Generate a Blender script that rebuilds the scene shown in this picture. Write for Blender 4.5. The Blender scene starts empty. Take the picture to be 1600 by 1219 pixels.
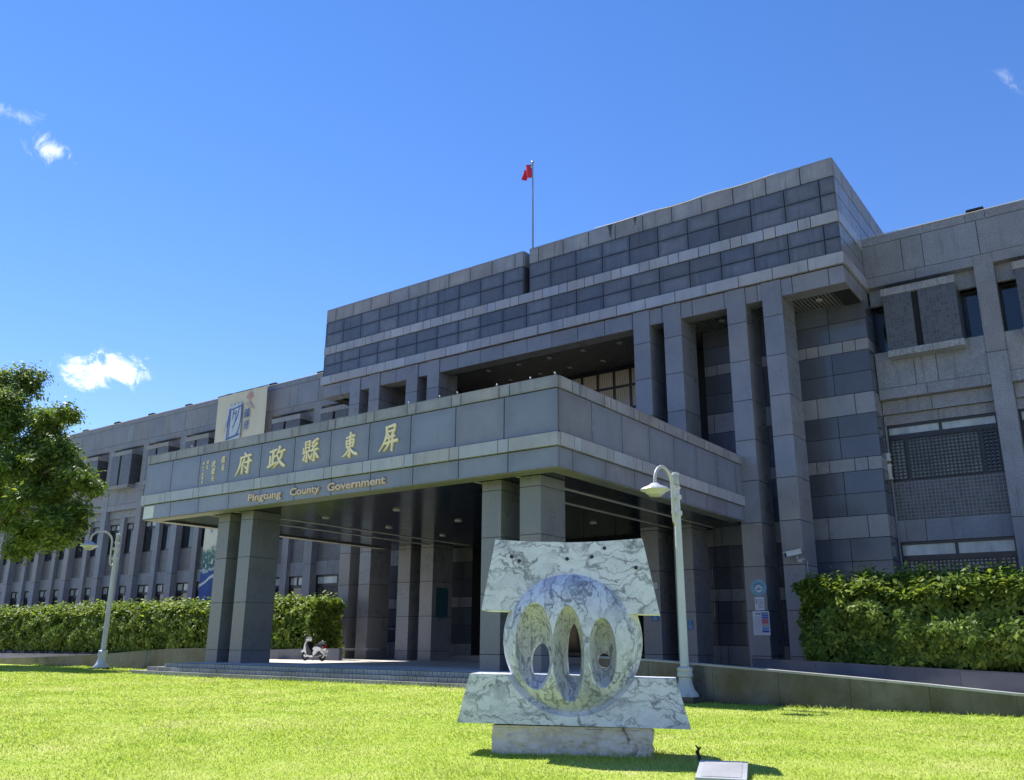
import bpy, bmesh, math, random
import numpy as np
from mathutils import Vector, Matrix, noise as mnoise

random.seed(7)
rng = np.random.default_rng(7)
SC = bpy.context.scene
COL = SC.collection
R = math.radians

# ------------------------------------------------------------------ camera
YAW, PITCH, ROLL, FPX = -0.62758, 0.282293, 0.0061636, 1354.99
fw = Vector((math.sin(YAW) * math.cos(PITCH), math.cos(YAW) * math.cos(PITCH), math.sin(PITCH)))
rt0 = Vector((math.cos(YAW), -math.sin(YAW), 0))
up0 = rt0.cross(fw)
rt = rt0 * math.cos(ROLL) + up0 * math.sin(ROLL)
up = up0 * math.cos(ROLL) - rt0 * math.sin(ROLL)
cd = bpy.data.cameras.new('camera')
cam = bpy.data.objects.new('camera', cd)
COL.objects.link(cam)
M = Matrix((rt, up, -fw)).transposed().to_4x4()
M.translation = (0, 0, 1.45)
cam.matrix_world = M
cd.sensor_fit = 'HORIZONTAL'
cd.sensor_width = 36
cd.lens = FPX / 1600 * 36
cd.clip_end = 6000
SC.camera = cam

# ------------------------------------------------------------------ light
SUN = Vector((0.665, -0.13, -1.0)).normalized()        # direction the light travels
EL = math.asin(-SUN.z)
AZ = math.atan2(-SUN.x, -SUN.y)                        # sun's bearing from +Y towards +X
SKY_STRENGTH = 0.098
sd = bpy.data.lights.new('sun', 'SUN')
sd.energy = 5.0
sd.angle = R(0.53)
sd.color = (1.0, 0.95, 0.86)
sun = bpy.data.objects.new('sun', sd)
COL.objects.link(sun)
sun.rotation_euler = SUN.to_track_quat('-Z', 'Y').to_euler()
sun.location = (-30, 20, 60)
SC.view_settings.view_transform = 'Standard'
SC.view_settings.look = 'None'
SC.view_settings.gamma = 1
SC.view_settings.use_curve_mapping = False
SC.view_settings.exposure = 0.85
SC.cycles.use_denoising = True
SC.cycles.max_bounces = 6
SC.cycles.diffuse_bounces = 3
SC.cycles.glossy_bounces = 3
SC.cycles.transparent_max_bounces = 8


class NT:
    """small helper to write node trees"""
    def __init__(self, tree):
        self.t = tree

    def n(self, typ, ins=None, **props):
        nd = self.t.nodes.new(typ)
        for k, v in props.items():
            setattr(nd, k, v)
        for k, v in (ins or {}).items():
            s = nd.inputs[k]
            if hasattr(v, 'is_linked') or hasattr(v, 'links'):
                self.t.links.new(v, s)
            else:
                s.default_value = v
        return nd

    def math(self, op, a, b=None, c=None, clamp=False):
        ins = {0: a}
        if b is not None:
            ins[1] = b
        if c is not None:
            ins[2] = c
        return self.n('ShaderNodeMath', ins, operation=op, use_clamp=clamp).outputs[0]

    def vmath(self, op, a, b=None):
        ins = {0: a}
        if b is not None:
            ins[1] = b
        nd = self.n('ShaderNodeVectorMath', ins, operation=op)
        return nd.outputs['Value'] if op in ('DOT_PRODUCT', 'LENGTH') else nd.outputs[0]

    def noise(self, vec, scale, detail=4, rough=0.6, dist=0.0):
        return self.n('ShaderNodeTexNoise', {'Vector': vec, 'Scale': scale, 'Detail': detail, 'Roughness': rough, 'Distortion': dist}).outputs['Fac']

    def ramp(self, fac, stops):
        nd = self.n('ShaderNodeValToRGB', {0: fac})
        e = nd.color_ramp.elements
        while len(e) < len(stops):
            e.new(0.5)
        for i, (p, c) in enumerate(stops):
            e[i].position = p
            e[i].color = c if len(c) == 4 else (*c, 1)
        return nd.outputs[0]

    def mix(self, fac, a, b, blend='MIX'):
        nd = self.n('ShaderNodeMix', data_type='RGBA', blend_type=blend)
        for i, v in ((0, fac), (6, a), (7, b)):
            s = nd.inputs[i]
            if hasattr(v, 'links'):
                self.t.links.new(v, s)
            else:
                s.default_value = v if i == 0 else (v if len(v) == 4 else (*v, 1))
        return nd.outputs[2]

    def maprange(self, v, a, b, c, d, smooth=True):
        nd = self.n('ShaderNodeMapRange', {0: v, 1: a, 2: b, 3: c, 4: d})
        nd.interpolation_type = 'SMOOTHSTEP' if smooth else 'LINEAR'
        return nd.outputs[0]

    def mapping(self, vec, scale):
        return self.n('ShaderNodeMapping', {'Vector': vec, 'Scale': scale}).outputs[0]


# world: Nishita sky with a few small fair-weather clouds at fixed directions
W = bpy.data.worlds.new('World')
SC.world = W
W.use_nodes = True
wt = W.node_tree
wt.nodes.clear()
k = NT(wt)
sky = k.n('ShaderNodeTexSky', sky_type='NISHITA')
sky.sun_disc = False
sky.sun_elevation = EL
sky.sun_rotation = AZ
sky.altitude = 0
sky.air_density = 1.0
sky.dust_density = 0.0
sky.ozone_density = 2.5
gen = k.n('ShaderNodeTexCoord').outputs['Generated']
cn = k.noise(gen, 34.0, 9, 0.66, 0.9)
cn2 = k.noise(gen, 9.0, 3, 0.5)
col = sky.outputs[0]
tot = None
for (c, hw, hh, soft, amt, tilt, solid) in (((-0.853, 0.449, 0.268), 0.035, 0.0155, 1.2, 0.92, 0.12, 0.42),
                                     ((-0.813, 0.349, 0.465), 0.020, 0.013, 1.5, 0.75, -0.45, 0.35),
                                     ((-0.818, 0.313, 0.486), 0.024, 0.007, 1.6, 0.3, 0.0, 0.1),
                                     ((-0.036, 0.853, 0.520), 0.008, 0.018, 1.8, 0.3, 0.5, 0.15)):
    cv = Vector(c).normalized()
    t1 = Vector((0, 0, 1)).cross(cv).normalized() * -1
    t2 = cv.cross(t1).normalized()
    if t2.z < 0:
        t2 = -t2
    a1 = t1 * math.cos(tilt) + t2 * math.sin(tilt)
    a2 = t2 * math.cos(tilt) - t1 * math.sin(tilt)
    d = k.vmath('SUBTRACT', gen, tuple(cv))
    x = k.math('DIVIDE', k.vmath('DOT_PRODUCT', d, tuple(a1)), hw)
    y = k.math('DIVIDE', k.vmath('DOT_PRODUCT', d, tuple(a2)), hh)
    e = k.math('SQRT', k.math('ADD', k.math('MULTIPLY', x, x), k.math('MULTIPLY', y, y)))
    dens = k.math('ADD', k.math('SUBTRACT', 1.0, e), k.math('MULTIPLY', k.math('SUBTRACT', cn, 0.5), 5.0))
    dens = k.math('ADD', dens, k.math('ADD', k.math('MULTIPLY', k.math('SUBTRACT', cn2, 0.5), 1.2), solid))
    m = k.maprange(dens, 0.05, 0.05 + soft, 0.0, amt)
    m = k.math('MULTIPLY', m, k.maprange(e, 1.0, 2.2, 1.0, 0.0))
    tot = m if tot is None else k.math('MAXIMUM', tot, m)
col = k.n('ShaderNodeHueSaturation', {'Saturation': 1.25, 'Value': 1.0, 'Color': col}).outputs[0]
col = k.mix(1.0, col, (1.12, 0.965, 1.12), 'MULTIPLY')
col = k.mix(tot, col, (8.5, 8.7, 9.0))
bg = k.n('ShaderNodeBackground', {'Color': col, 'Strength': SKY_STRENGTH})
out = k.n('ShaderNodeOutputWorld', {'Surface': bg.outputs[0]})


# ------------------------------------------------------------------ materials
def newmat(name):
    m = bpy.data.materials.new(name)
    m.use_nodes = True
    m.node_tree.nodes.clear()
    return m, NT(m.node_tree)


def finish(kk, color, rough=0.6, spec=0.5, metal=0.0, bump=None, bstr=0.2, bdist=0.01, extra=None):
    ins = {'Base Color': color if hasattr(color, 'links') else (*color[:3], 1), 'Roughness': rough, 'Metallic': metal, 'Specular IOR Level': spec}
    if extra:
        ins.update(extra)
    if bump is not None:
        ins['Normal'] = kk.n('ShaderNodeBump', {'Height': bump, 'Strength': bstr, 'Distance': bdist}).outputs[0]
    p = kk.n('ShaderNodeBsdfPrincipled', ins)
    kk.n('ShaderNodeOutputMaterial', {'Surface': p.outputs[0]})
    return p


def plain(name, c, rough=0.5, metal=0.0, spec=0.5, var=0.12, scale=3.0, coat=0.0):
    m, kk = newmat(name)
    pos = kk.n('ShaderNodeNewGeometry').outputs['Position']
    f = kk.noise(pos, scale, 5, 0.65)
    f2 = kk.maprange(f, 0.3, 0.7, 1 - var, 1 + var, False)
    colr = kk.mix(1.0, (*c, 1), kk.n('ShaderNodeCombineColor', {0: f2, 1: f2, 2: f2}).outputs[0], 'MULTIPLY')
    finish(kk, colr, kk.maprange(f, 0.3, 0.7, max(0.02, rough - 0.06), rough + 0.06, False), spec, metal, extra={'Coat Weight': coat, 'Coat Roughness': 0.1})
    return m


def granite(name, c, rough, speck=0.25, streak=0.25, rnd=0.16, cloud=0.15, spscale=55.0, spec=0.5, bump=0.0, dirt=(0.30, 0.29, 0.25), edge=0.0, drips=()):
    """stone: grain, slow clouding, weather streaks that run down, and a tone of its own for each slab"""
    m, kk = newmat(name)
    pos = kk.n('ShaderNodeNewGeometry').outputs['Position']
    rn = kk.n('ShaderNodeObjectInfo').outputs['Random']
    sp = kk.noise(pos, spscale, 3, 0.75)
    cl = kk.noise(pos, 0.9, 5, 0.6)
    st = kk.noise(kk.mapping(pos, (5.0, 5.0, 0.35)), 1.0, 5, 0.65)
    v = kk.maprange(rn, 0, 1, 1 - rnd, 1 + rnd, False)
    v = kk.math('MULTIPLY', v, kk.maprange(sp, 0.3, 0.7, 1 - speck, 1 + speck, False))
    v = kk.math('MULTIPLY', v, kk.maprange(cl, 0.3, 0.7, 1 - cloud, 1 + cloud, False))
    hue = kk.math('FRACT', kk.math('MULTIPLY', rn, 7.31))
    base = kk.mix(hue, (c[0] * 1.06, c[1], c[2] * 0.94, 1), (c[0] * 0.96, c[1], c[2] * 1.05, 1))
    colr = kk.mix(1.0, base, kk.n('ShaderNodeCombineColor', {0: v, 1: v, 2: v}).outputs[0], 'MULTIPLY')
    sm = kk.maprange(st, 0.52, 0.74, 0.0, streak)
    colr = kk.mix(sm, colr, (c[0] * dirt[0], c[1] * dirt[1], c[2] * dirt[2], 1))
    if edge:
        gs = kk.n('ShaderNodeSeparateXYZ', {0: kk.n('ShaderNodeTexCoord').outputs['Generated']})
        ex, ey, ez = [kk.math('MINIMUM', gs.outputs[i], kk.math('SUBTRACT', 1.0, gs.outputs[i])) for i in range(3)]
        em = kk.math('MINIMUM', kk.math('MAXIMUM', ex, ey), kk.math('MULTIPLY', ez, 0.8))
        em = kk.math('ADD', em, kk.math('MULTIPLY', kk.math('SUBTRACT', kk.noise(pos, 2.5, 4), 0.5), 0.16))
        colr = kk.mix(kk.maprange(em, 0.0, 0.20, edge, 0.0), colr, (c[0] * .5, c[1] * .5, c[2] * .52, 1))
    for (dx, zt, hgt, wid) in drips:
        ps = kk.n('ShaderNodeSeparateXYZ', {0: pos})
        t = kk.math('DIVIDE', kk.math('SUBTRACT', ps.outputs[2], zt - hgt), hgt, clamp=True)
        half = kk.math('MULTIPLY', t, wid)
        off = kk.math('ABSOLUTE', kk.math('ADD', kk.math('SUBTRACT', ps.outputs[0], dx), kk.math('MULTIPLY', kk.math('SUBTRACT', kk.noise(pos, 9.0, 3), 0.5), 0.12)))
        colr = kk.mix(kk.math('MULTIPLY', kk.math('LESS_THAN', off, half), 0.85), colr, (c[0] * .12, c[1] * .12, c[2] * .13, 1))
    rg = kk.maprange(cl, 0.3, 0.7, max(0.03, rough - 0.07), rough + 0.09, False)
    finish(kk, colr, rg, spec, bump=(kk.noise(pos, spscale * 0.6, 3, 0.7) if bump else None), bstr=bump, bdist=0.006)
    return m


MT = {}
MT['dark'] = granite('polished_dark_granite', (0.124, 0.131, 0.156), 0.20, 0.14, 0.5, 0.24, 0.16, 60, 0.5, edge=0.6)
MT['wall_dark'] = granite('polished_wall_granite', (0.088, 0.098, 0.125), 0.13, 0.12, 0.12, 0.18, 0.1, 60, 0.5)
MT['light'] = granite('light_band_granite', (0.345, 0.350, 0.385), 0.38, 0.14, 0.4, 0.13, 0.12, 60)
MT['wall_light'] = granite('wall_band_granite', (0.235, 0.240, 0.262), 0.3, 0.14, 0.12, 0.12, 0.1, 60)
MT['coping'] = granite('weathered_coping_granite', (0.275, 0.270, 0.288), 0.55, 0.16, 0.6, 0.09, 0.2, 60, edge=0.3, drips=((-20.55, 22.99, .85, .17), (-19.05, 22.99, .6, .10)))
MT['porch'] = granite('porch_granite', (0.200, 0.212, 0.265), 0.2, 0.12, 0.16, 0.07, 0.1, 70, edge=0.25)
MT['porchtrim'] = granite('portico_trim_stone', (0.17, 0.175, 0.14), 0.55, 0.16, 0.5, 0.05, 0.2, 40)
MT['pier'] = granite('pier_granite', (0.195, 0.200, 0.226), 0.30, 0.13, 0.2, 0.09, 0.12, 60)
MT['flank'] = granite('sky_sheen_flank_granite', (0.215, 0.220, 0.235), 0.32, 0.13, 0.2, 0.14, 0.12, 60)  # panel stone made lighter: bright sky reflections put into its colour
MT['column'] = granite('column_granite', (0.160, 0.166, 0.180), 0.28, 0.13, 0.15, 0.06, 0.12, 60)
MT['wing'] = granite('flamed_wing_granite', (0.205, 0.215, 0.250), 0.62, 0.34, 0.45, 0.07, 0.14, 16, bump=0.25)
MT['wingrough'] = granite('rough_sill_granite', (0.25, 0.25, 0.265), 0.75, 0.4, 0.6, 0.08, 0.2, 12, bump=0.5)
MT['joint'] = plain('dark_joint_mortar', (0.025, 0.026, 0.03), 0.9, 0, 0.2)
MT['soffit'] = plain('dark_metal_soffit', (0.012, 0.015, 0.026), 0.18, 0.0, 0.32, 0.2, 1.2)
MT['slat'] = plain('aluminium_slat', (0.20, 0.19, 0.20), 0.4, 0.3, 0.5)
MT['trimline'] = plain('pale_ceiling_trim', (0.42, 0.42, 0.42), 0.5)
MT['frame'] = plain('black_window_frame', (0.012, 0.013, 0.018), 0.35)
MT['lampglass'] = plain('downlight_glass', (0.34, 0.34, 0.34), 0.3)
MT['white_paint'] = plain('white_enamel_paint', (0.62, 0.63, 0.60), 0.35, 0, 0.5, 0.1, 6)
MT['lamp_paint'] = granite('weathered_white_lamp_paint', (0.47, 0.49, 0.51), 0.38, 0.05, 0.5, 0.04, 0.1, 30)
MT['gold'] = plain('gold_leaf_lettering', (0.82, 0.69, 0.42), 0.4, 0.0, 0.6, 0.1, 5)
MT['brass'] = plain('worn_brass_lettering', (0.58, 0.42, 0.27), 0.3, 0.25, 0.6, 0.18, 8)
MT['black'] = plain('black_plastic', (0.012, 0.012, 0.013), 0.45)
MT['rubber'] = plain('tyre_rubber', (0.018, 0.018, 0.018), 0.85)
MT['chrome'] = plain('chrome_metal', (0.6, 0.6, 0.62), 0.15, 1.0)
MT['steel'] = plain('stainless_rail', (0.45, 0.46, 0.47), 0.3, 0.8)
MT['redlens'] = plain('red_tail_lens', (0.25, 0.02, 0.015), 0.2)
MT['scooter'] = plain('white_scooter_paint', (0.72, 0.73, 0.74), 0.22, 0, 0.5, 0.04, 4, 0.5)
MT['cable'] = plain('pale_cable', (0.5, 0.46, 0.4), 0.6)
MT['pole'] = plain('flagpole_aluminium', (0.42, 0.43, 0.45), 0.35, 0.6)
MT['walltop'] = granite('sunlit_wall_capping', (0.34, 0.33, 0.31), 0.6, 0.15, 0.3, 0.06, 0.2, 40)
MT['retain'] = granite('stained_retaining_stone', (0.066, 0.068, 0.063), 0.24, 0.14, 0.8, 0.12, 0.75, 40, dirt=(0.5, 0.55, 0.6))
MT['step'] = granite('step_stone', (0.21, 0.215, 0.21), 0.6, 0.2, 0.4, 0.05, 0.25, 30)
MT['brick'] = granite('glazed_step_tile', (0.25, 0.26, 0.255), 0.45, 0.2, 0.4, 0.1, 0.35, 9)
MT['paving'] = granite('driveway_paving', (0.52, 0.51, 0.49), 0.7, 0.2, 0.1, 0.03, 0.15, 30)


def tile_material(name, grout):
    m, kk = newmat(name)
    g = kk.n('ShaderNodeNewGeometry').outputs['Position']
    s = kk.n('ShaderNodeSeparateXYZ', {0: g})
    def line(v):
        f = kk.math('FRACT', kk.math('MULTIPLY', v, 1 / 0.155))
        return kk.math('LESS_THAN', f, 0.13)
    ln = kk.math('MAXIMUM', line(s.outputs[0]), line(s.outputs[2]))
    nz = kk.noise(g, 2.2, 4)
    cell = kk.n('ShaderNodeTexWhiteNoise', {0: kk.vmath('FLOOR', kk.vmath('MULTIPLY', g, (6.4516, 0.0, 6.4516)))}).outputs['Value']
    v = kk.maprange(kk.math('ADD', kk.math('MULTIPLY', nz, 0.6), kk.math('MULTIPLY', cell, 0.4)), 0.25, 0.75, 0.7, 1.3, False)
    base = kk.mix(1.0, (0.075, 0.078, 0.092, 1), kk.n('ShaderNodeCombineColor', {0: v, 1: v, 2: v}).outputs[0], 'MULTIPLY')
    colr = kk.mix(ln, base, (grout, grout, grout * 1.04, 1))
    finish(kk, colr, 0.35, 0.4, bump=kk.math('SUBTRACT', 1.0, ln), bstr=0.6, bdist=0.004)
    return m


MT['tile'] = tile_material('mosaic_spandrel_tile', 0.22)
MT['screen'] = tile_material('mosaic_screen_tile', 0.105)


def glass_material(name, tint, amount):
    m, kk = newmat(name)
    g = kk.n('ShaderNodeNewGeometry').outputs['Position']
    nz = kk.noise(kk.mapping(g, (1.2, 1.2, 0.6)), 1.0, 3)
    v = kk.maprange(nz, 0.3, 0.7, 0.6, 1.4, False)
    c = kk.mix(1.0, (*tint, 1), kk.n('ShaderNodeCombineColor', {0: v, 1: v, 2: v}).outputs[0], 'MULTIPLY')
    finish(kk, c, 0.05, amount)
    return m


MT['glass'] = glass_material('dark_window_glass', (0.018, 0.022, 0.028), 0.8)
MT['doorglass'] = glass_material('tinted_door_glass', (0.006, 0.009, 0.016), 0.3)
MT['blind'] = glass_material('blind_behind_glass', (0.24, 0.26, 0.27), 0.7)
MT['frost'] = glass_material('pale_transom_glass', (0.34, 0.37, 0.36), 0.7)


def curtain_material():
    m, kk = newmat('pleated_curtain')
    g = kk.n('ShaderNodeNewGeometry').outputs['Position']
    s = kk.n('ShaderNodeSeparateXYZ', {0: g})
    w = kk.math('SINE', kk.math('ADD', kk.math('MULTIPLY', s.outputs[0], 42.0), kk.math('MULTIPLY', kk.noise(g, 1.3, 2), 9.0)))
    v = kk.maprange(w, -1, 1, 0.75, 1.15, False)
    c = kk.mix(1.0, (0.50, 0.43, 0.34, 1), kk.n('ShaderNodeCombineColor', {0: v, 1: v, 2: v}).outputs[0], 'MULTIPLY')
    finish(kk, c, 0.8, 0.3, bump=w, bstr=0.5, bdist=0.03, extra={'Coat Weight': 0.6, 'Coat Roughness': 0.05})
    return m


MT['curtain'] = curtain_material()


def marble_material(name, veinscale, grey, scl=(0.62, 1.0, 2.7), rgh=0.4):
    m, kk = newmat(name)
    o = kk.n('ShaderNodeTexCoord').outputs['Object']
    warp = kk.n('ShaderNodeTexNoise', {'Vector': o, 'Scale': 2.2, 'Detail': 5.0, 'Roughness': 0.6}).outputs['Color']
    p = kk.vmath('ADD', o, kk.vmath('MULTIPLY', kk.vmath('SUBTRACT', warp, (0.5, 0.5, 0.5)), (0.75, 0.75, 0.75)))
    p = kk.n('ShaderNodeMapping', {'Vector': p, 'Rotation': (0.3, R(32), 0.2), 'Scale': scl}).outputs[0]
    a = kk.n('ShaderNodeTexVoronoi', {'Vector': p, 'Scale': veinscale}, feature='DISTANCE_TO_EDGE').outputs[0]
    b = kk.n('ShaderNodeTexVoronoi', {'Vector': p, 'Scale': veinscale * 2.6}, feature='DISTANCE_TO_EDGE').outputs[0]
    msk = kk.noise(o, 2.6, 3, 0.6)
    va = kk.math('MULTIPLY', kk.maprange(a, 0.0, 0.10, 1.0, 0.0), kk.maprange(msk, 0.32, 0.6, 0.15, 1.0))
    vb = kk.math('MULTIPLY', kk.maprange(b, 0.0, 0.13, 0.6, 0.0), kk.maprange(msk, 0.45, 0.7, 0.0, 1.0))
    v = kk.math('MAXIMUM', va, vb)
    cl = kk.noise(p, 1.6, 6, 0.7)
    base = kk.mix(kk.maprange(cl, 0.42, 0.72, 0.0, grey), (0.70, 0.72, 0.80, 1), (0.28, 0.31, 0.39, 1))
    c = kk.mix(kk.math('MULTIPLY', v, 0.85), base, (0.13, 0.14, 0.17, 1))
    finish(kk, c, rgh, 0.3, bump=kk.noise(o, 40, 3), bstr=0.06, bdist=0.01)
    return m


MT['marble'] = marble_material('veined_white_marble', 2.2, 0.5)
MT['marble_grey'] = marble_material('veined_grey_marble', 3.0, 0.95)


MT['marble_disc'] = marble_material('streaked_disc_marble', 3.0, 0.85, (2.3, 1.0, 0.7), 0.6)


def chisel_material():
    m, kk = newmat('chiselled_marble_hollow')
    o = kk.n('ShaderNodeTexCoord').outputs['Object']
    nz = kk.noise(o, 3.0, 5, 0.65)
    s = kk.n('ShaderNodeSeparateXYZ', {0: o})
    ring = kk.math('SINE', kk.math('MULTIPLY', kk.math('ADD', s.outputs[1], kk.math('MULTIPLY', nz, 0.10)), 190.0))
    ves = kk.maprange(kk.noise(kk.mapping(o, (2.2, 1.0, 0.8)), 6.5, 7, 0.72, 1.2), 0.46, 0.60, 0.0, 1.0)
    c = kk.mix(ves, (0.74, 0.75, 0.78, 1), (0.29, 0.31, 0.36, 1))
    c = kk.mix(kk.maprange(ring, -1, -0.5, 0.3, 0.0), c, (0.16, 0.16, 0.17, 1))
    finish(kk, c, 0.6, 0.3, bump=ring, bstr=0.35, bdist=0.012)
    return m


MT['chisel'] = chisel_material()


def rock_material():
    m, kk = newmat('rough_pink_pedestal_stone')
    o = kk.n('ShaderNodeTexCoord').outputs['Object']
    n1 = kk.noise(o, 4, 7, 0.7)
    n2 = kk.noise(o, 22, 5, 0.7)
    c = kk.ramp(n1, [(0.3, (0.46, 0.39, 0.33)), (0.5, (0.67, 0.59, 0.51)), (0.7, (0.76, 0.69, 0.61))])
    rust = kk.maprange(kk.noise(o, 2.3, 5, 0.7, 1.0), 0.62, 0.70, 0.0, 0.8)
    c = kk.mix(rust, c, (0.10, 0.06, 0.04, 1))
    finish(kk, c, 0.85, 0.2, bump=kk.math('ADD', n1, kk.math('MULTIPLY', n2, 0.5)), bstr=0.8, bdist=0.03)
    return m


MT['rock'] = rock_material()


def leaf_material(name, cols, trans=0.35, rough=0.42):
    m, kk = newmat(name)
    geo = kk.n('ShaderNodeNewGeometry')
    rp = geo.outputs['Random Per Island']
    cl = kk.noise(geo.outputs['Position'], 1.1, 3)
    f = kk.math('ADD', kk.math('MULTIPLY', rp, 0.65), kk.math('MULTIPLY', cl, 0.5), None)
    c = kk.ramp(f, [(0.12, cols[0]), (0.55, cols[1]), (0.95, cols[2])])
    p = kk.n('ShaderNodeBsdfPrincipled', {'Base Color': c, 'Roughness': rough, 'Specular IOR Level': 0.18})
    t = kk.n('ShaderNodeBsdfTranslucent', {'Color': kk.mix(1.0, c, (1.25, 1.2, 0.55, 1), 'MULTIPLY')})
    mx = kk.n('ShaderNodeMixShader', {0: trans, 1: p.outputs[0], 2: t.outputs[0]})
    kk.n('ShaderNodeOutputMaterial', {'Surface': mx.outputs[0]})
    return m


MT['hedge'] = leaf_material('hedge_leaf', [(0.045, 0.10, 0.022), (0.13, 0.21, 0.035), (0.31, 0.385, 0.07)], 0.42, 0.5)
MT['treeleaf'] = leaf_material('tree_leaf', [(0.045, 0.095, 0.025), (0.11, 0.185, 0.04), (0.26, 0.32, 0.07)], 0.45, 0.5)
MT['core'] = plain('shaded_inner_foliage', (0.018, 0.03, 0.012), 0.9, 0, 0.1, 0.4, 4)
MT['bark'] = plain('grey_brown_bark', (0.10, 0.08, 0.06), 0.9, 0, 0.2, 0.35, 9)
MT['twig'] = plain('dead_brown_stalk', (0.035, 0.025, 0.018), 0.8)


def lawn_color(kk, pos):
    a = kk.noise(pos, 0.32, 6, 0.68, 0.5)
    b = kk.noise(pos, 1.3, 5, 0.65)
    f = kk.math('ADD', kk.math('MULTIPLY', a, 0.6), kk.math('MULTIPLY', b, 0.4))
    c = kk.ramp(f, [(0.32, (0.25, 0.37, 0.045)), (0.46, (0.355, 0.46, 0.07)), (0.57, (0.43, 0.505, 0.12)), (0.69, (0.51, 0.50, 0.22))])
    return c


def lawn_material():
    m, kk = newmat('lawn_turf')
    pos = kk.n('ShaderNodeNewGeometry').outputs['Position']
    c = lawn_color(kk, pos)
    fine = kk.noise(pos, 38, 4, 0.7)
    v = kk.maprange(fine, 0.3, 0.7, 0.75, 1.15, False)
    c = kk.mix(1.0, c, kk.n('ShaderNodeCombineColor', {0: v, 1: v, 2: v}).outputs[0], 'MULTIPLY')
    finish(kk, c, 0.9, 0.1, bump=fine, bstr=0.8, bdist=0.04)
    return m


def grass_material():
    m, kk = newmat('grass_blade')
    geo = kk.n('ShaderNodeNewGeometry')
    c = lawn_color(kk, geo.outputs['Position'])
    v = kk.maprange(geo.outputs['Random Per Island'], 0, 1, 0.65, 1.3, False)
    c = kk.mix(1.0, c, kk.n('ShaderNodeCombineColor', {0: v, 1: v, 2: v}).outputs[0], 'MULTIPLY')
    p = kk.n('ShaderNodeBsdfPrincipled', {'Base Color': c, 'Roughness': 0.5, 'Specular IOR Level': 0.3})
    t = kk.n('ShaderNodeBsdfTranslucent', {'Color': kk.mix(1.0, c, (1.1, 1.08, 0.7, 1), 'MULTIPLY')})
    mx = kk.n('ShaderNodeMixShader', {0: 0.45, 1: p.outputs[0], 2: t.outputs[0]})
    kk.n('ShaderNodeOutputMaterial', {'Surface': mx.outputs[0]})
    return m


MT['lawn'] = lawn_material()
MT['grass'] = grass_material()
MT['bounce_ground'] = granite('grey_bounce_ground', (0.22, 0.22, 0.225), 0.8, 0.2, 0.1, 0.03, 0.2, 12)
MT['earth'] = plain('distant_ground', (0.14, 0.15, 0.10), 0.95, 0, 0.1, 0.3, 0.05)

# ------------------------------------------------------------------ object helpers
WL = {}


def reg(o, parent=None, loc=(0, 0, 0)):
    """link an object; loc is a world position, parents are never rotated here"""
    COL.objects.link(o)
    w = Vector(loc)
    if parent is not None:
        o.parent = parent
        o.location = w - WL[parent.name]
    else:
        o.location = w
    WL[o.name] = w
    return o


def tag(o, label=None, cat=None, group=None, kind=None):
    if label:
        o['label'] = label
    if cat:
        o['category'] = cat
    if group:
        o['group'] = group
    if kind:
        o['kind'] = kind
    return o


def empty(name, loc, label, cat, group=None, rz=0.0):
    o = bpy.data.objects.new(name, None)
    o.empty_display_size = 0.3
    reg(o, None, loc)
    o.rotation_euler.z = rz
    return tag(o, label, cat, group)


BOXES = {}


def boxmesh(sx, sy, sz, mat):
    key = (round(sx, 3), round(sy, 3), round(sz, 3), mat)
    if key in BOXES:
        return BOXES[key]
    me = bpy.data.meshes.new('slab')
    x, y, z = sx / 2, sy / 2, sz / 2
    v = [(-x, -y, -z), (x, -y, -z), (x, y, -z), (-x, y, -z), (-x, -y, z), (x, -y, z), (x, y, z), (-x, y, z)]
    f = [(0, 3, 2, 1), (4, 5, 6, 7), (0, 1, 5, 4), (1, 2, 6, 5), (2, 3, 7, 6), (3, 0, 4, 7)]
    me.from_pydata(v, [], f)
    me.materials.append(MT[mat])
    BOXES[key] = me
    return me


def box(name, b, mat, parent=None):
    x0, x1, y0, y1, z0, z1 = b
    o = bpy.data.objects.new(name, boxmesh(x1 - x0, y1 - y0, z1 - z0, mat))
    return reg(o, parent, ((x0 + x1) / 2, (y0 + y1) / 2, (z0 + z1) / 2))


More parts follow.
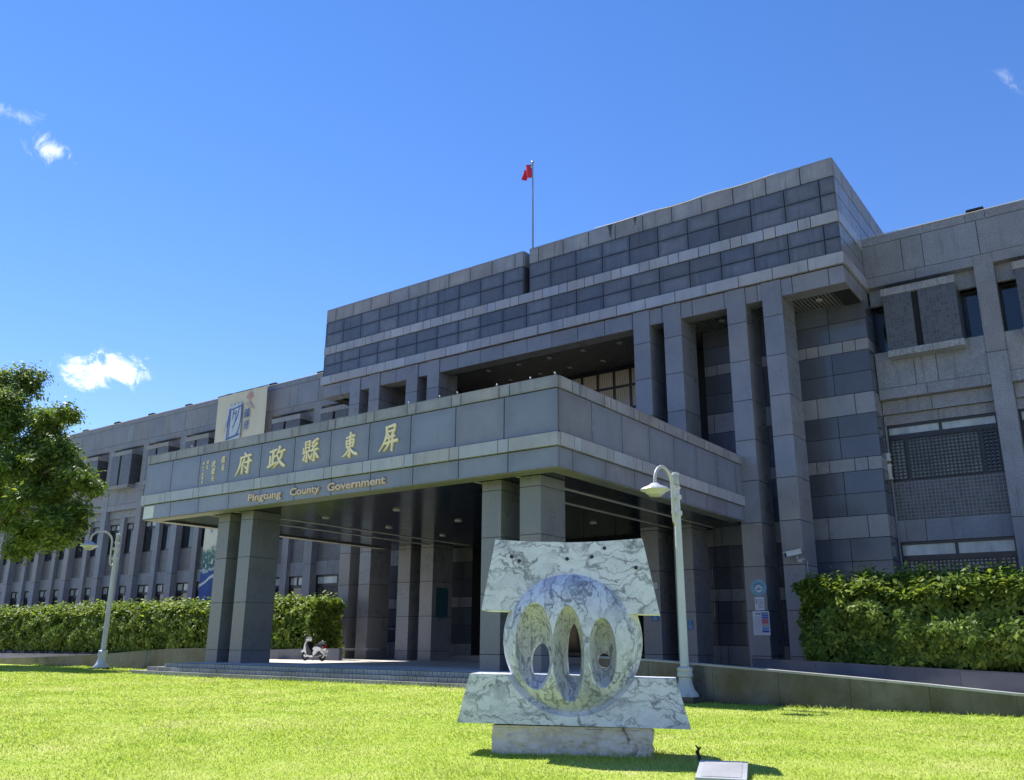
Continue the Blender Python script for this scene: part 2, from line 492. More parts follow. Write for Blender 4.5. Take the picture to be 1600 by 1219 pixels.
class MB:
    """collects simple solids in one mesh"""
    def __init__(self):
        self.v, self.f, self.m = [], [], []

    def add(self, vs, fs, mi=0):
        n = len(self.v)
        self.v += [tuple(p) for p in vs]
        self.f += [tuple(i + n for i in q) for q in fs]
        self.m += [mi] * len(fs)
        return self

    def box(self, x0, x1, y0, y1, z0, z1, mi=0):
        return self.add([(x0, y0, z0), (x1, y0, z0), (x1, y1, z0), (x0, y1, z0), (x0, y0, z1), (x1, y0, z1), (x1, y1, z1), (x0, y1, z1)],
                        [(0, 3, 2, 1), (4, 5, 6, 7), (0, 1, 5, 4), (1, 2, 6, 5), (2, 3, 7, 6), (3, 0, 4, 7)], mi)

    def tube(self, pts, rad, n=8, mi=0, cap=True):
        pts = [Vector(p) for p in pts]
        rad = rad if isinstance(rad, (list, tuple)) else [rad] * len(pts)
        vs, fs = [], []
        t0 = (pts[1] - pts[0]).normalized()
        a = t0.orthogonal().normalized()
        for i, p in enumerate(pts):
            t = (pts[min(i + 1, len(pts) - 1)] - pts[max(i - 1, 0)]).normalized()
            a = (a - t * a.dot(t)).normalized()
            b = t.cross(a)
            for j in range(n):
                an = 2 * math.pi * j / n
                vs.append(p + (a * math.cos(an) + b * math.sin(an)) * rad[i])
        for i in range(len(pts) - 1):
            for j in range(n):
                fs.append((i * n + j, i * n + (j + 1) % n, (i + 1) * n + (j + 1) % n, (i + 1) * n + j))
        if cap:
            fs.append(tuple(reversed(range(n))))
            fs.append(tuple((len(pts) - 1) * n + j for j in range(n)))
        return self.add(vs, fs, mi)

    def lathe(self, prof, n=24, mi=0, c=(0, 0, 0), wob=None):
        vs, fs = [], []
        for (r, z) in prof:
            for j in range(n):
                an = 2 * math.pi * j / n
                rr = r * (wob(an, r, z) if wob else 1)
                vs.append((c[0] + rr * math.cos(an), c[1] + rr * math.sin(an), c[2] + z))
        for i in range(len(prof) - 1):
            for j in range(n):
                fs.append((i * n + j, i * n + (j + 1) % n, (i + 1) * n + (j + 1) % n, (i + 1) * n + j))
        fs.append(tuple(reversed(range(n))))
        fs.append(tuple((len(prof) - 1) * n + j for j in range(n)))
        return self.add(vs, fs, mi)

    def mesh(self, mats, smooth=None):
        me = bpy.data.meshes.new('solid')
        me.from_pydata(self.v, [], self.f)
        for q in (mats if isinstance(mats, (list, tuple)) else [mats]):
            me.materials.append(MT[q])
        me.polygons.foreach_set('material_index', self.m)
        if smooth:
            me.polygons.foreach_set('use_smooth', [True] * len(self.f))
            me.set_sharp_from_angle(angle=R(smooth))
        me.update()
        return me

    def build(self, name, mats, parent=None, loc=(0, 0, 0), smooth=None):
        """vertices are local to loc (a world position)"""
        return reg(bpy.data.objects.new(name, self.mesh(mats, smooth)), parent, loc)


def local(name, me, parent, loc=(0, 0, 0), rot=(0, 0, 0)):
    """child in its parent's own coordinates"""
    o = bpy.data.objects.new(name, me)
    COL.objects.link(o)
    o.parent = parent
    o.location = loc
    o.rotation_euler = rot
    return o


def spans(a, b, joints):
    js = [a] + [j for j in sorted(joints) if a + 0.05 < j < b - 0.05] + [b]
    return list(zip(js[:-1], js[1:]))


def row_front(name, xs, yf, z0, z1, mat, parent, g=0.022, th=0.06):
    """slabs facing -Y with open joints"""
    for (a, b) in xs:
        box(name, (a + g, b - g, yf, yf + th, z0 + g, z1 - g), mat, parent)


def row_side(name, ys, xf, z0, z1, mat, parent, g=0.022, th=0.06):
    """slabs facing +X"""
    for (a, b) in ys:
        box(name, (xf - th, xf, a + g, b - g, z0 + g, z1 - g), mat, parent)


# ------------------------------------------------------------------ ground
def sstep(a, b, x):
    t = min(1, max(0, (x - a) / (b - a)))
    return t * t * (3 - 2 * t)


def lawn_z(x, y):
    z = 0.13 * sstep(12, 20.5, y) * sstep(-9, -16, x) + 0.03 * sstep(-30, -42, x) * sstep(12, 20, y)
    z -= 0.06 * sstep(14, 22, y) * sstep(-13, -9, x)
    return z + 0.018 * math.sin(x * 0.31 + 1.0) * math.sin(y * 0.37)


def drive_z(x):
    if x > -13.5:
        return max(-0.05, 0.42 - 0.062 * (x + 13.5))
    if x < -41.0:
        return max(-0.05, 0.42 - 0.05 * (-41.0 - x))
    return 0.42


def grid_sheet(name, xs, ys, zf, mat, label=None):
    v = [(x, y, zf(x, y)) for y in ys for x in xs]
    nx = len(xs)
    f = [(j * nx + i, j * nx + i + 1, (j + 1) * nx + i + 1, (j + 1) * nx + i) for j in range(len(ys) - 1) for i in range(nx - 1)]
    me = bpy.data.meshes.new(name)
    me.from_pydata(v, [], f)
    me.materials.append(MT[mat])
    me.polygons.foreach_set('use_smooth', [True] * len(f))
    o = reg(bpy.data.objects.new(name, me))
    return tag(o, kind='structure')


grid_sheet('ground', list(np.linspace(-2500, 2500, 21)), list(np.linspace(-2500, 2500, 21)), lambda x, y: -0.35, 'earth')
WALL_Y = 22.6
grid_sheet('lawn', list(np.linspace(-130, 40, 200)), list(np.linspace(3.0, 23.35, 60)), lawn_z, 'lawn')
grid_sheet('added_bounce_ground', list(np.linspace(-130, 40, 40)), list(np.linspace(-45, 3.0, 20)), lambda x, y: -0.03, 'bounce_ground')  # unseen grey ground behind the camera, added to cut green bounce from the lawn
grid_sheet('driveway', list(np.linspace(-120, 30, 160)), list(np.linspace(23.45, 40.0, 12)), lambda x, y: drive_z(x), 'paving')

# ------------------------------------------------------------------ the building
BLD = empty('government_building', (-25.7, 41.0, 0.4), 'grey granite government office building with deep entrance portico and low wings', 'building')
CX = -25.7
BX0, BX1 = -42.5, -8.89          # central block
YM, YB = 37.18, 40.2             # front of piers / recessed wall
G = 0.025

core = MB()
ox, oy, oz = CX, 45.0, 10.0
def cb(x0, x1, y0, y1, z0, z1):
    core.box(x0 - ox, x1 - ox, y0 - oy, y1 - oy, z0 - oz, z1 - oz)
SLOT = (-26.22, -25.81)
cb(BX0 + .03, SLOT[0] - .03, YM + 0.05, 52, 20.3, 22.93)          # upper mass, left and right of the slot
cb(SLOT[1] + .03, BX1 - .03, YM + 0.05, 52, 20.3, 22.93)
cb(SLOT[0] - .03, SLOT[1] + .03, YM + 1.2, 52, 20.3, 22.3)
cb(BX0 + .03, BX1 - .03, YM + 0.05, 52, 17.6, 20.3)
cb(BX0 + .03, BX1 - .03, YM + 0.11, YM + 0.9, 16.80, 17.6)        # lintel beam
cb(BX0 + .03, BX0 + .85, YM + 0.9, YB, 16.80, 17.6)
cb(BX1 - .85, BX1 - .03, YM + 0.9, YB, 16.80, 17.6)
cb(BX0 + .03, BX1 - .03, YM + 0.9, 52, 17.05, 17.6)               # ceiling deck
cb(-17.0, BX1 - .03, YB + 0.05, 52, 0.3, 17.05)                   # recessed masses
cb(BX0 + .03, -34.4, YB + 0.05, 52, 0.3, 17.05)
cb(-34.4, -31.95, YB + 0.05, 46, 0.3, 8.6)
cb(-19.55, -17.0, YB + 0.05, 46, 0.3, 8.6)
cb(-34.4, -17.0, 43.0, 52, 0.3, 17.05)                            # back of the loggia
cb(-31.95, -19.55, 38.95, 43.0, 6.75, 8.6)                        # floor of the loggia
cb(-34.4, -31.95, 38.95, YB + 0.05, 6.75, 8.6)
cb(-19.55, -17.0, 38.95, YB + 0.05, 6.75, 8.6)
CORE = core.build('central_block', 'joint', BLD, (ox, oy, oz))

PITCHX = 1.642
jd = [-9.58 - PITCHX * i for i in range(0, 22)]
jc = [-10.40 - PITCHX * i for i in range(0, 22)]
jl = []
for i in range(0, 22):
    jl += [-10.11 - PITCHX * i, -10.69 - PITCHX * i]
depth_j = [37.18 + 0.7 + PITCHX * i for i in range(0, 9)]
depth_c = [37.18 + 1.5 + PITCHX * i for i in range(0, 9)]
# front rows
for (a, b) in ((BX0, SLOT[0]), (SLOT[1], BX1)):
    row_front('coping_stone', spans(a, b, jc), YM, 22.0, 22.97, 'coping', CORE)
    for (z0, z1) in ((20.27, 21.15), (21.15, 22.0)):
        row_front('granite_panel', spans(a, b, jd), YM, z0, z1, 'dark', CORE)
row_front('band_stone', spans(BX0, BX1, jl), YM - 0.045, 19.70, 20.27, 'light', CORE, 0.018, 0.10)
for (z0, z1) in ((18.2, 18.95), (18.95, 19.70)):
    row_front('granite_panel', spans(BX0, BX1, jd), YM, z0, z1, 'dark', CORE)
row_front('band_stone', spans(BX0 - .08, BX1 + .08, jc), YM - 0.10, 17.62, 18.2, 'light', CORE, 0.018, 0.16)
# slot cheek
box('coping_stone', (SLOT[0] - 0.02, SLOT[0] + 0.03, YM + .07, YM + 1.1, 22.02, 22.95), 'coping', CORE)
box('granite_panel', (SLOT[0] - 0.02, SLOT[0] + 0.03, YM + .07, YM + 1.1, 20.32, 21.98), 'dark', CORE)
# right flank
ysd = spans(YM + .065, 51.5, depth_j)
row_side('coping_stone', spans(YM + .065, 51.5, depth_c), BX1, 22.0, 22.97, 'coping', CORE)
for (z0, z1) in ((20.27, 21.15), (21.15, 22.0), (18.2, 18.95), (18.95, 19.70)):
    row_side('granite_panel', [s for s in ysd if z1 > 20.2 or s[0] < 42], BX1, z0, z1, 'flank', CORE)
row_side('band_stone', [s for s in spans(YM + .06, 46, depth_c)], BX1 + .04, 19.70, 20.27, 'light', CORE, .018, .09)
row_side('band_stone', [s for s in spans(YM + .065, 43, depth_c)], BX1 + .08, 17.62, 18.2, 'light', CORE, .018, .13)
row_side('lintel_panel', spans(YM + .12, 41.2, depth_j), BX1 - .02, 16.77, 17.60, 'pier', CORE, .018, .06)
# flat roof
box('roof', (BX0 + .1, BX1 - .1, YM + 1.3, 51.9, 22.4, 22.6), 'coping', BLD)

# piers ---------------------------------------------------------------
PX = [(-39.82, -38.92), (-38.10, -37.20), (-34.95, -34.03), (-33.25, -32.33), (-19.37, -18.47), (-17.68, -16.76), (-14.38, -13.46), (-12.64, -11.74)]
PZ = [0.35, 0.92, 2.77, 4.64, 6.52, 8.39, 10.25, 12.11, 14.0, 15.88, 17.60]
for (a, b) in PX:
    pr = box('pier', (a + .04, b - .04, YM + .04, 38.86, 0.35, 17.58), 'joint', BLD)
    for z0, z1 in zip(PZ[:-1], PZ[1:]):
        box('pier_stone', (a, b, YM, 38.9, z0 + .014, z1 - .014), 'pier', pr)
# lintel panels between the piers
edges = [BX0] + [e for p in PX for e in p] + [BX1 + .0]
for a, b in zip(edges[0::2], edges[1::2]):
    row_front('lintel_panel', spans(a + .0, b, jd), YM + 0.05, 16.77, 17.60, 'pier', CORE, .016, .06)
    box('lintel_soffit', (a + .01, b - .01, YM + .06, YM + .92, 16.765, 16.80), 'pier', CORE)
# slatted ceiling behind the lintel, with downlights
cl = MB()
for (x0, x1, y1) in ((BX0 + .86, -34.4, YB), (-34.4, -17.0, 43.0), (-17.0, BX1 - .86, YB)):
    n = int((x1 - x0) / 0.17)
    for i in range(n):
        xx = x0 + (i + .5) * (x1 - x0) / n
        cl.box(xx - .045 + CX * -1, xx + .045 - CX, YM + .92 - 40, y1 - 40, 16.93 - 17, 17.04 - 17)
cl.build('ceiling_slats', 'slat', BLD, (CX, 40, 17))
cap = MB()
for (x0, x1, y1) in ((BX0 + .86, -34.4, YB), (-34.4, -17.0, 43.0), (-17.0, BX1 - .86, YB)):
    cap.box(x0 - CX, x1 - CX, YM + .9 - 40, y1 - 40, 17.041 - 17, 17.049 - 17)
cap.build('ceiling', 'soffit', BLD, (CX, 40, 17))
dl = MB().lathe([(0.10, 0.0), (0.15, 0.0), (0.16, 0.03), (0.16, 0.06)], 16, 0)
dlm = dl.mesh('lampglass', 40)
def downlight(x, y, z):
    o = bpy.data.objects.new('downlight', dlm)
    reg(o, BLD, (x, y, z))
for x in (-30.08, -27.88, -25.75, -23.5, -21.22):
    for y in (39.1, 41.3):
        downlight(x, y, 16.88)
for x in (-15.41, -10.6, -36.1, -41.0):
    downlight(x, 39.1, 16.88)

# recessed granite walls ------------------------------------------------
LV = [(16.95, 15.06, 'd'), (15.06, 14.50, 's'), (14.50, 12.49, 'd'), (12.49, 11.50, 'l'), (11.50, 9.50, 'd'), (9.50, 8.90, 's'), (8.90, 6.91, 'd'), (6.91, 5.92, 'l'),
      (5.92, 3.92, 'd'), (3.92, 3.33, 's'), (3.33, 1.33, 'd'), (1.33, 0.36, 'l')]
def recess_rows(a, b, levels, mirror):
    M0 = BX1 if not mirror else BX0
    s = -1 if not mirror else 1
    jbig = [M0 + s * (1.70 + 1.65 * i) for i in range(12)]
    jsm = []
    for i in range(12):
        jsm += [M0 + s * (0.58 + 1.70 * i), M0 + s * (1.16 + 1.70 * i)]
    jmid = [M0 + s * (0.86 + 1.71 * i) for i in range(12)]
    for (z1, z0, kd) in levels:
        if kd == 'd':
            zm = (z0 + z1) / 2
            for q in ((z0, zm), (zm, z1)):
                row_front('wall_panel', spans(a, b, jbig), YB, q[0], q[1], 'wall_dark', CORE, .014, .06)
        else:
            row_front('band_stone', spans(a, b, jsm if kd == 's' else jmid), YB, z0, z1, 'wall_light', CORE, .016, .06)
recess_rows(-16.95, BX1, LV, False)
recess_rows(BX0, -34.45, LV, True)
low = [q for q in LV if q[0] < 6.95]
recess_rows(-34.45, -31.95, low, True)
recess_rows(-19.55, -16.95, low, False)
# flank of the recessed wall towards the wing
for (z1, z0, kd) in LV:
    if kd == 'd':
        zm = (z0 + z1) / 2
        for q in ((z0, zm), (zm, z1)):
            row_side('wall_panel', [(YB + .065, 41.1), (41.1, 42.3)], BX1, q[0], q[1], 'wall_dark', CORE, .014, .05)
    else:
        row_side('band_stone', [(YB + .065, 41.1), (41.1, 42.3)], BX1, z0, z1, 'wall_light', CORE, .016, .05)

# loggia windows ---------------------------------------------------------
def window(name, x0, x1, yf, z0, z1, cols, rows, pane, bar=0.09, skip=()):
    """frame mesh with one pane object per light"""
    fr = MB()
    cx, cz = (x0 + x1) / 2, z0
    def fb(a, b, c, d, dep=0.0):
        fr.box(a - cx, b - cx, dep, 0.12 + dep, c - cz, d - cz)
    cs, rs = [x0] + list(cols) + [x1], [z0] + list(rows) + [z1]
    for c in cs:
        a, b = max(x0, c - bar / 2), min(x1, c + bar / 2)
        if c == x0: b = x0 + bar
        if c == x1: a = x1 - bar
        fb(a, b, z0, z1)
    for i, r in enumerate(rs):
        a, b = max(z0, r - bar / 2), min(z1, r + bar / 2)
        if i == 0: b = z0 + bar
        if i == len(rs) - 1: a = z1 - bar
        fb(x0 + .004, x1 - .004, a, b, 0.003)
    w = fr.build(name, 'frame', BLD, (cx, yf, cz))
    for i in range(len(cs) - 1):
        for j in range(len(rs) - 1):
            if (i, j) in skip:
                continue
            p = pane(i, j) if callable(pane) else pane
            box('pane', (cs[i] + .02, cs[i + 1] - .02, yf + .06, yf + .075, rs[j] + .02, rs[j + 1] - .02), p, w)
    return w

window('window', -32.4, -19.4, 42.85, 12.6, 16.85, [-32.4 + 1.0833 * i for i in range(1, 12)], [14.4, 15.74], 'curtain', 0.14)
window('window', -32.4, -19.4, 42.85, 8.7, 12.5, [-32.4 + 2.1666 * i for i in range(1, 6)], [11.2], 'glass', 0.12)
# entrance doors under the portico
window('entrance_door', -31.9, -19.6, 42.3, 0.72, 6.7, [-31.9 + 2.05 * i for i in range(1, 6)], [3.4], 'doorglass', 0.16)
box('door_head', (-31.95, -19.55, 42.25, 43.0, 6.68, 6.76), 'joint', BLD)
plat = MB().box(-33.3 - CX, -18.2 - CX, 38.95 - 40, 43 - 40, 0.0, 0.70).box(-32.9 - CX, -18.6 - CX, 38.55 - 40, 38.95 - 40, 0.0, 0.56)
plat.build('entrance_platform', 'step', BLD, (CX, 40, 0.0))

# ------------------------------------------------------------------ portico
QX0, QX1, QY = -36.66, -14.20, 22.0
por = MB()
px_, py_, pz_ = -25.43, 29.5, 8.0
def pb(x0, x1, y0, y1, z0, z1):
    por.box(x0 - px_, x1 - px_, y0 - py_, y1 - py_, z0 - pz_, z1 - pz_)
pb(QX0 + .05, QX1 - .05, QY + .05, QY + .7, 6.72, 9.52)
pb(QX0 + .05, QX0 + .7, QY + .7, YM - .02, 6.72, 9.52)
pb(QX1 - .7, QX1 - .05, QY + .7, YM - .02, 6.72, 9.52)
pb(QX0 + .7, QX1 - .7, QY + .7, 38.9, 6.78, 8.7)
POR = por.build('portico', 'joint', BLD, (px_, py_, pz_))
mod = 2.041
jp = [-16.27 - mod * i for i in range(0, 11)]
jb = []
for i in range(0, 11):
    jb += [-16.04 - mod * i, -16.46 - mod * i]
jlow = [-16.12 - mod * i for i in range(0, 11)]
row_front('coping_stone', spans(QX0, QX1, jb), QY - .03, 9.14, 9.57, 'coping', POR, .016, .10)
row_front('fascia_panel', spans(QX0, QX1, jp), QY, 7.72, 9.14, 'porch', POR, .02, .06)
row_front('band_stone', spans(QX0 - .05, QX1 + .05, jb), QY - .08, 7.27, 7.72, 'light', POR, .014, .14)
row_front('fascia_panel', spans(QX0 + .12, QX1, jlow), QY + .02, 6.61, 7.27, 'porch', POR, .018, .06)
sj = [24.08 + 2.06 * i for i in range(0, 7)]
sb = []
for i in range(0, 7):
    sb += [22.86 + 2.06 * i, 23.29 + 2.06 * i]
sl = [22.89 + 2.055 * i for i in range(0, 7)]
for (xf, sgn) in ((QX1, 1),):
    row_side('coping_stone', spans(QY + .075, YM, sb), xf + .03, 9.14, 9.57, 'coping', POR, .016, .10)
    row_side('fascia_panel', spans(QY + .065, YM, sj), xf, 7.72, 9.14, 'porch', POR, .02, .06)
    row_side('band_stone', spans(QY + .065, YM + .0, sb), xf + .08, 7.27, 7.72, 'light', POR, .014, .14)
    row_side('fascia_panel', spans(QY + .085, YM, sl), xf - .02, 6.61, 7.27, 'porch', POR, .018, .06)
for a, b in spans(QY + .065, YM, sj):                                  # left flank
    box('fascia_panel', (QX0, QX0 + .06, a + .02, b - .02, 6.63, 9.12), 'porch', POR)
box('coping_stone', (QX0 - .03, QX0 + .07, QY + .08, YM - .02, 9.15, 9.57), 'coping', POR)
# paler patch at the left end of the lower course
box('pale_corner_patch', (QX0 + .15, -35.72, QY + .004, QY + .03, 6.66, 7.2), 'white_paint', POR)
# underside: perimeter trim, recessed metal ceiling, trim lines
tr = MB()
def tb(x0, x1, y0, y1, z0, z1):
    tr.box(x0 - px_, x1 - px_, y0 - py_, y1 - py_, z0 - pz_, z1 - pz_)
tb(QX0 + .1, QX1 - .06, QY + .085, QY + .66, 6.60, 6.72)
tb(QX1 - .62, QX1 - .085, QY + .66, YM - .03, 6.60, 6.72)
tb(QX0 + .1, QX0 + .62, QY + .66, YM - .03, 6.60, 6.72)
tr.build('soffit_trim', 'porchtrim', POR, (px_, py_, pz_))
sf = MB()
for i in range(12):                                                    # ceiling sheets between the trims
    a = QX0 + .62 + i * (QX1 - QX0 - 1.24) / 12
    sf.box(a + .004 - px_, a + (QX1 - QX0 - 1.24) / 12 - .004 - px_, QY + .66 - py_, 38.9 - py_, 6.66 - pz_, 6.77 - pz_)
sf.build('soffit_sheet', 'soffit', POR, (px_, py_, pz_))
for x in (-32.72, -31.02, -18.1, -16.35):
    box('soffit_strip', (x - .04, x + .04, QY + .7, 38.8, 6.628, 6.66), 'trimline', POR)
box('soffit_strip', (QX0 + .60, QX0 + .72, QY + .7, 37.1, 6.57, 6.598), 'trimline', POR)
for x in (-29.1, -24.85, -20.16):
    for y in (26.2, 30.2, 34.15):
        downlight(x, y, 6.60)
# front columns
CXS = [(-32.29, -31.52), (-30.74, -29.98), (-17.90, -17.10), (-16.34, -15.52)]
CZ = [0.5, 1.05, 2.93, 4.75, 6.30, 6.655]
for (a, b) in CXS:
    c = box('column', (a + .03, b - .03, 23.03, 24.42, 0.5, 6.65), 'joint', BLD)
    for z0, z1 in zip(CZ[:-1], CZ[1:]):
        box('column_stone', (a, b, 23.0, 24.45, z0 + .01, z1 - .01), 'column', c)

# raised gold characters -----------------------------------------------------
def stroke_poly(st, n=7):
    """tapered brush stroke through (x, y, width) points -> closed outline"""
    P = [Vector((p[0], p[1], p[2])) for p in st]
    pts = []
    if len(P) == 2:
        for i in range(n):
            t = i / (n - 1)
            pts.append(P[0].lerp(P[1], t))
    else:
        for i in range(2 * n):
            t = i / (2 * n - 1)
            a, b, c = P[0], P[1], P[2]
            q = a * ((1 - t) * (1 - 2 * t)) + b * (4 * t * (1 - t)) + c * (t * (2 * t - 1))
            q.z = (a.z + (b.z - a.z) * t * 2) if t < .5 else (b.z + (c.z - b.z) * (t - .5) * 2)
            pts.append(q)
    L, Rr = [], []
    m = len(pts)
    for i, p in enumerate(pts):
        d = pts[min(i + 1, m - 1)].to_2d() - pts[max(i - 1, 0)].to_2d()
        d.normalize()
        nn = Vector((-d.y, d.x))
        w = max(.008, p.z / 2)
        L.append(p.to_2d() + nn * w)
        Rr.append(p.to_2d() - nn * w)
    d0 = (pts[0].to_2d() - pts[1].to_2d()).normalized() * pts[0].z * .42
    d1 = (pts[-1].to_2d() - pts[-2].to_2d()).normalized() * pts[-1].z * .42
    return L, Rr, pts[0].to_2d() + d0, pts[-1].to_2d() + d1


def char_mesh(strokes, w, h, th, matname, slant=0.0):
    mb = MB()
    for si, st in enumerate(strokes):
        L, Rr, e0, e1 = stroke_poly(st)
        ring = [e0] + L + [e1] + list(reversed(Rr))
        dz = 0.0015 * si
        v = []
        for y in (-th - dz, 0.0):
            for p in ring:
                v.append(((p.x + slant * p.y) * w, y, p.y * h))
        n = len(ring)
        m = len(L)
        f = []
        # strip triangulation of front
        f.append((0, n - 1, 1))
        for i in range(m - 1):
            f.append((1 + i, n - 1 - i, n - 2 - i, 2 + i))
        f.append((m, n - m, m + 1))
        for i in range(n):
            f.append((i, (i + 1) % n, n + (i + 1) % n, n + i))
        mb.add(v, f)
    return mb.mesh(matname)


H = .085
PING = [[(.36, .90, .08), (.84, .96, .11)], [(.85, .97, .11), (.80, .74, .08)], [(.38, .72, .08), (.82, .77, .09)], [(.38, .92, .11), (.36, .5, .10), (.0, .03, .03)],
        [(.46, .66, .06), (.54, .57, .10)], [(.78, .70, .09), (.66, .60, .05)], [(.40, .49, .07), (.84, .55, .10)], [(.28, .30, .08), (1.0, .37, .12)],
        [(.54, .57, .10), (.52, .28, .09), (.28, .02, .03)], [(.74, .62, .11), (.71, .0, .08)]]
DONG = [[(.24, .81, .07), (.80, .88, .11)], [(.26, .70, .10), (.31, .42, .09)], [(.27, .68, .07), (.75, .74, .09)], [(.76, .74, .12), (.70, .44, .09)], [(.31, .56, .06), (.70, .60, .08)],
        [(.31, .43, .07), (.72, .47, .08)], [(.54, 1.0, .12), (.51, .04, .11)], [(.51, .05, .10), (.38, .15, .03)], [(.48, .42, .10), (.32, .22, .08), (.03, .08, .03)], [(.52, .42, .06), (.72, .22, .12), (1.0, .12, .13)]]
XIAN = [[(.13, .95, .09), (.16, .52, .08)], [(.14, .93, .06), (.43, .96, .08)], [(.43, .97, .09), (.40, .54, .08)], [(.16, .80, .05), (.40, .83, .06)], [(.16, .67, .05), (.40, .70, .06)],
        [(.0, .45, .08), (.50, .54, .09)], [(.03, .68, .08), (.05, .46, .08)], [(.28, .50, .10), (.26, .05, .09)], [(.26, .06, .08), (.16, .13, .03)], [(.15, .36, .08), (.05, .14, .09)],
        [(.38, .38, .07), (.48, .20, .11)], [(.93, 1.0, .11), (.56, .86, .05)], [(.74, .91, .09), (.58, .70, .08)], [(.58, .70, .07), (.82, .70, .08)], [(.90, .82, .10), (.56, .50, .08)],
        [(.56, .50, .08), (.97, .56, .11)], [(.78, .54, .11), (.75, .05, .09)], [(.75, .06, .09), (.63, .13, .03)], [(.64, .36, .09), (.53, .14, .08)], [(.87, .38, .07), (1.0, .18, .12)]]
ZHENG = [[(.08, .80, .08), (.50, .88, .11)], [(.30, .88, .12), (.28, .20, .11)], [(.30, .54, .08), (.50, .60, .10)], [(.12, .60, .11), (.12, .18, .10)], [(.0, .10, .11), (.52, .28, .09)],
         [(.68, 1.0, .13), (.62, .80, .09), (.46, .58, .04)], [(.60, .72, .08), (1.0, .80, .11)], [(.84, .79, .11), (.74, .42, .10), (.36, .02, .03)], [(.56, .62, .07), (.74, .30, .12), (1.02, .06, .15)]]
FU = [[(.54, 1.0, .08), (.64, .90, .13)], [(.26, .79, .08), (.95, .88, .12)], [(.30, .82, .11), (.26, .44, .10), (.0, .0, .03)], [(.54, .72, .10), (.46, .56, .08), (.32, .42, .03)],
      [(.46, .58, .10), (.43, .06, .10)], [(.56, .55, .07), (1.0, .62, .12)], [(.84, .76, .11), (.80, .06, .11)], [(.80, .07, .10), (.66, .16, .03)], [(.60, .42, .06), (.70, .28, .12)]]
for (st, x0, x1, z0, z1) in ((FU, -30.03, -29.07, 7.95, 8.85), (ZHENG, -27.98, -27.01, 8.0, 8.86), (XIAN, -25.92, -25.05, 8.0, 8.89), (DONG, -23.74, -22.96, 7.93, 8.88), (PING, -21.84, -20.94, 7.95, 8.92)):
    me = char_mesh(st, x1 - x0, z1 - z0, 0.05, 'gold')
    reg(bpy.data.objects.new('gold_character', me), POR, (x0, QY - .002, z0))
# small signature column at the left, too fine to read in detail
CHANG = [[(.3, .95, .10), (.3, .5, .10)], [(.3, .92, .07), (.75, .95, .08)], [(.3, .78, .07), (.7, .8, .07)], [(.3, .64, .07), (.7, .66, .07)], [(.05, .48, .09), (.95, .52, .10)],
         [(.35, .5, .10), (.35, .08, .10)], [(.35, .08, .09), (.55, .2, .05)], [(.5, .48, .08), (.95, .05, .12)]]
for (st, x, z, w, h) in ((XIAN, -31.08, 8.60, .24, .29), (CHANG, -31.06, 8.27, .24, .27),
                         (ZHENG, -31.72, 8.50, .24, .28), (XIAN, -31.70, 8.17, .24, .28), (CHANG, -31.68, 7.88, .22, .25),
                         (FU, -32.12, 8.68, .16, .17), (DONG, -32.11, 8.46, .15, .17),
                         (FU, -32.39, 8.68, .13, .14), (CHANG, -32.38, 8.50, .13, .13), ([[(.0, .5, .16), (1, .55, .18)]], -32.38, 8.38, .13, .1),
                         (DONG, -32.37, 8.20, .13, .14), (ZHENG, -32.36, 8.03, .13, .13), (FU, -32.36, 7.86, .13, .13)):
    reg(bpy.data.objects.new('small_gold_character', char_mesh(st, w, h, .02, 'gold')), POR, (x, QY - .002, z))

# English name in separate metal letters
def text_mesh(body, size, ext):
    cu = bpy.data.curves.new('txt', 'FONT')
    cu.body = body
    cu.size = size
    cu.extrude = ext
    cu.offset = size * 0.028
    cu.resolution_u = 3
    ob = bpy.data.objects.new('txt', cu)
    COL.objects.link(ob)
    dg = bpy.context.evaluated_depsgraph_get()
    me = bpy.data.meshes.new_from_object(ob.evaluated_get(dg))
    bpy.data.objects.remove(ob)
    bpy.data.curves.remove(cu)
    return me


def xmax(me):
    return max((v.co.x for v in me.vertices), default=0)


def place_word(word, x0, x1, z, cap):
    size = cap / 0.73
    full = xmax(text_mesh(word, size, 0))
    sx = (x1 - x0) / full
    for i, ch in enumerate(word):
        pre = xmax(text_mesh(word[:i + 1], size, 0))
        me = text_mesh(ch, size, 0.035)
        off = pre - xmax(me)
        me.materials.clear()
        me.materials.append(MT['brass'])
        for v in me.vertices:
            v.co = Vector(((v.co.x + off) * sx, -v.co.z - .03, v.co.y))
        me.flip_normals()
        xm = sum(v.co.x for v in me.vertices) / len(me.vertices)
        for v in me.vertices:
            v.co.x -= xm
        reg(bpy.data.objects.new('metal_letter', me), POR, (x0 + xm, QY + .02 - .004, z))


place_word('Pingtung', -29.08, -27.04, 6.82, .28)
place_word('County', -26.53, -24.84, 6.82, .28)
place_word('Government', -24.43, -21.45, 6.80, .29)

# small white finials on the portico coping
fin = MB().lathe([(.012, 0), (.012, .12), (.045, .13), (.065, .17), (.055, .21), (.02, .24)], 10)
for q_ in range(len(fin.v)):
    fin.v[q_] = tuple(c_ * .5 for c_ in fin.v[q_])
finm = fin.mesh('white_paint', 50)
for x in (-33.5, -20.6, -19.15, -18.35, -16.65, -15.3, -14.35):
    reg(bpy.data.objects.new('finial', finm), POR, (x, QY + .1, 9.57))

# ------------------------------------------------------------------ wings
YW = 41.0
def pier_wing(x0, x1, full=True):
    p = box('pier', (x0 + .03, x1 - .03, YW + .03, 42.9, -.2, 18.18), 'joint', BLD)
    for z0, z1 in ((-.2, 6.5), (6.5, 13.63), (13.63, 18.2)):
        box('pier_stone', (x0, x1, YW, 42.2, z0 + .014, z1 - .014), 'wing', p)


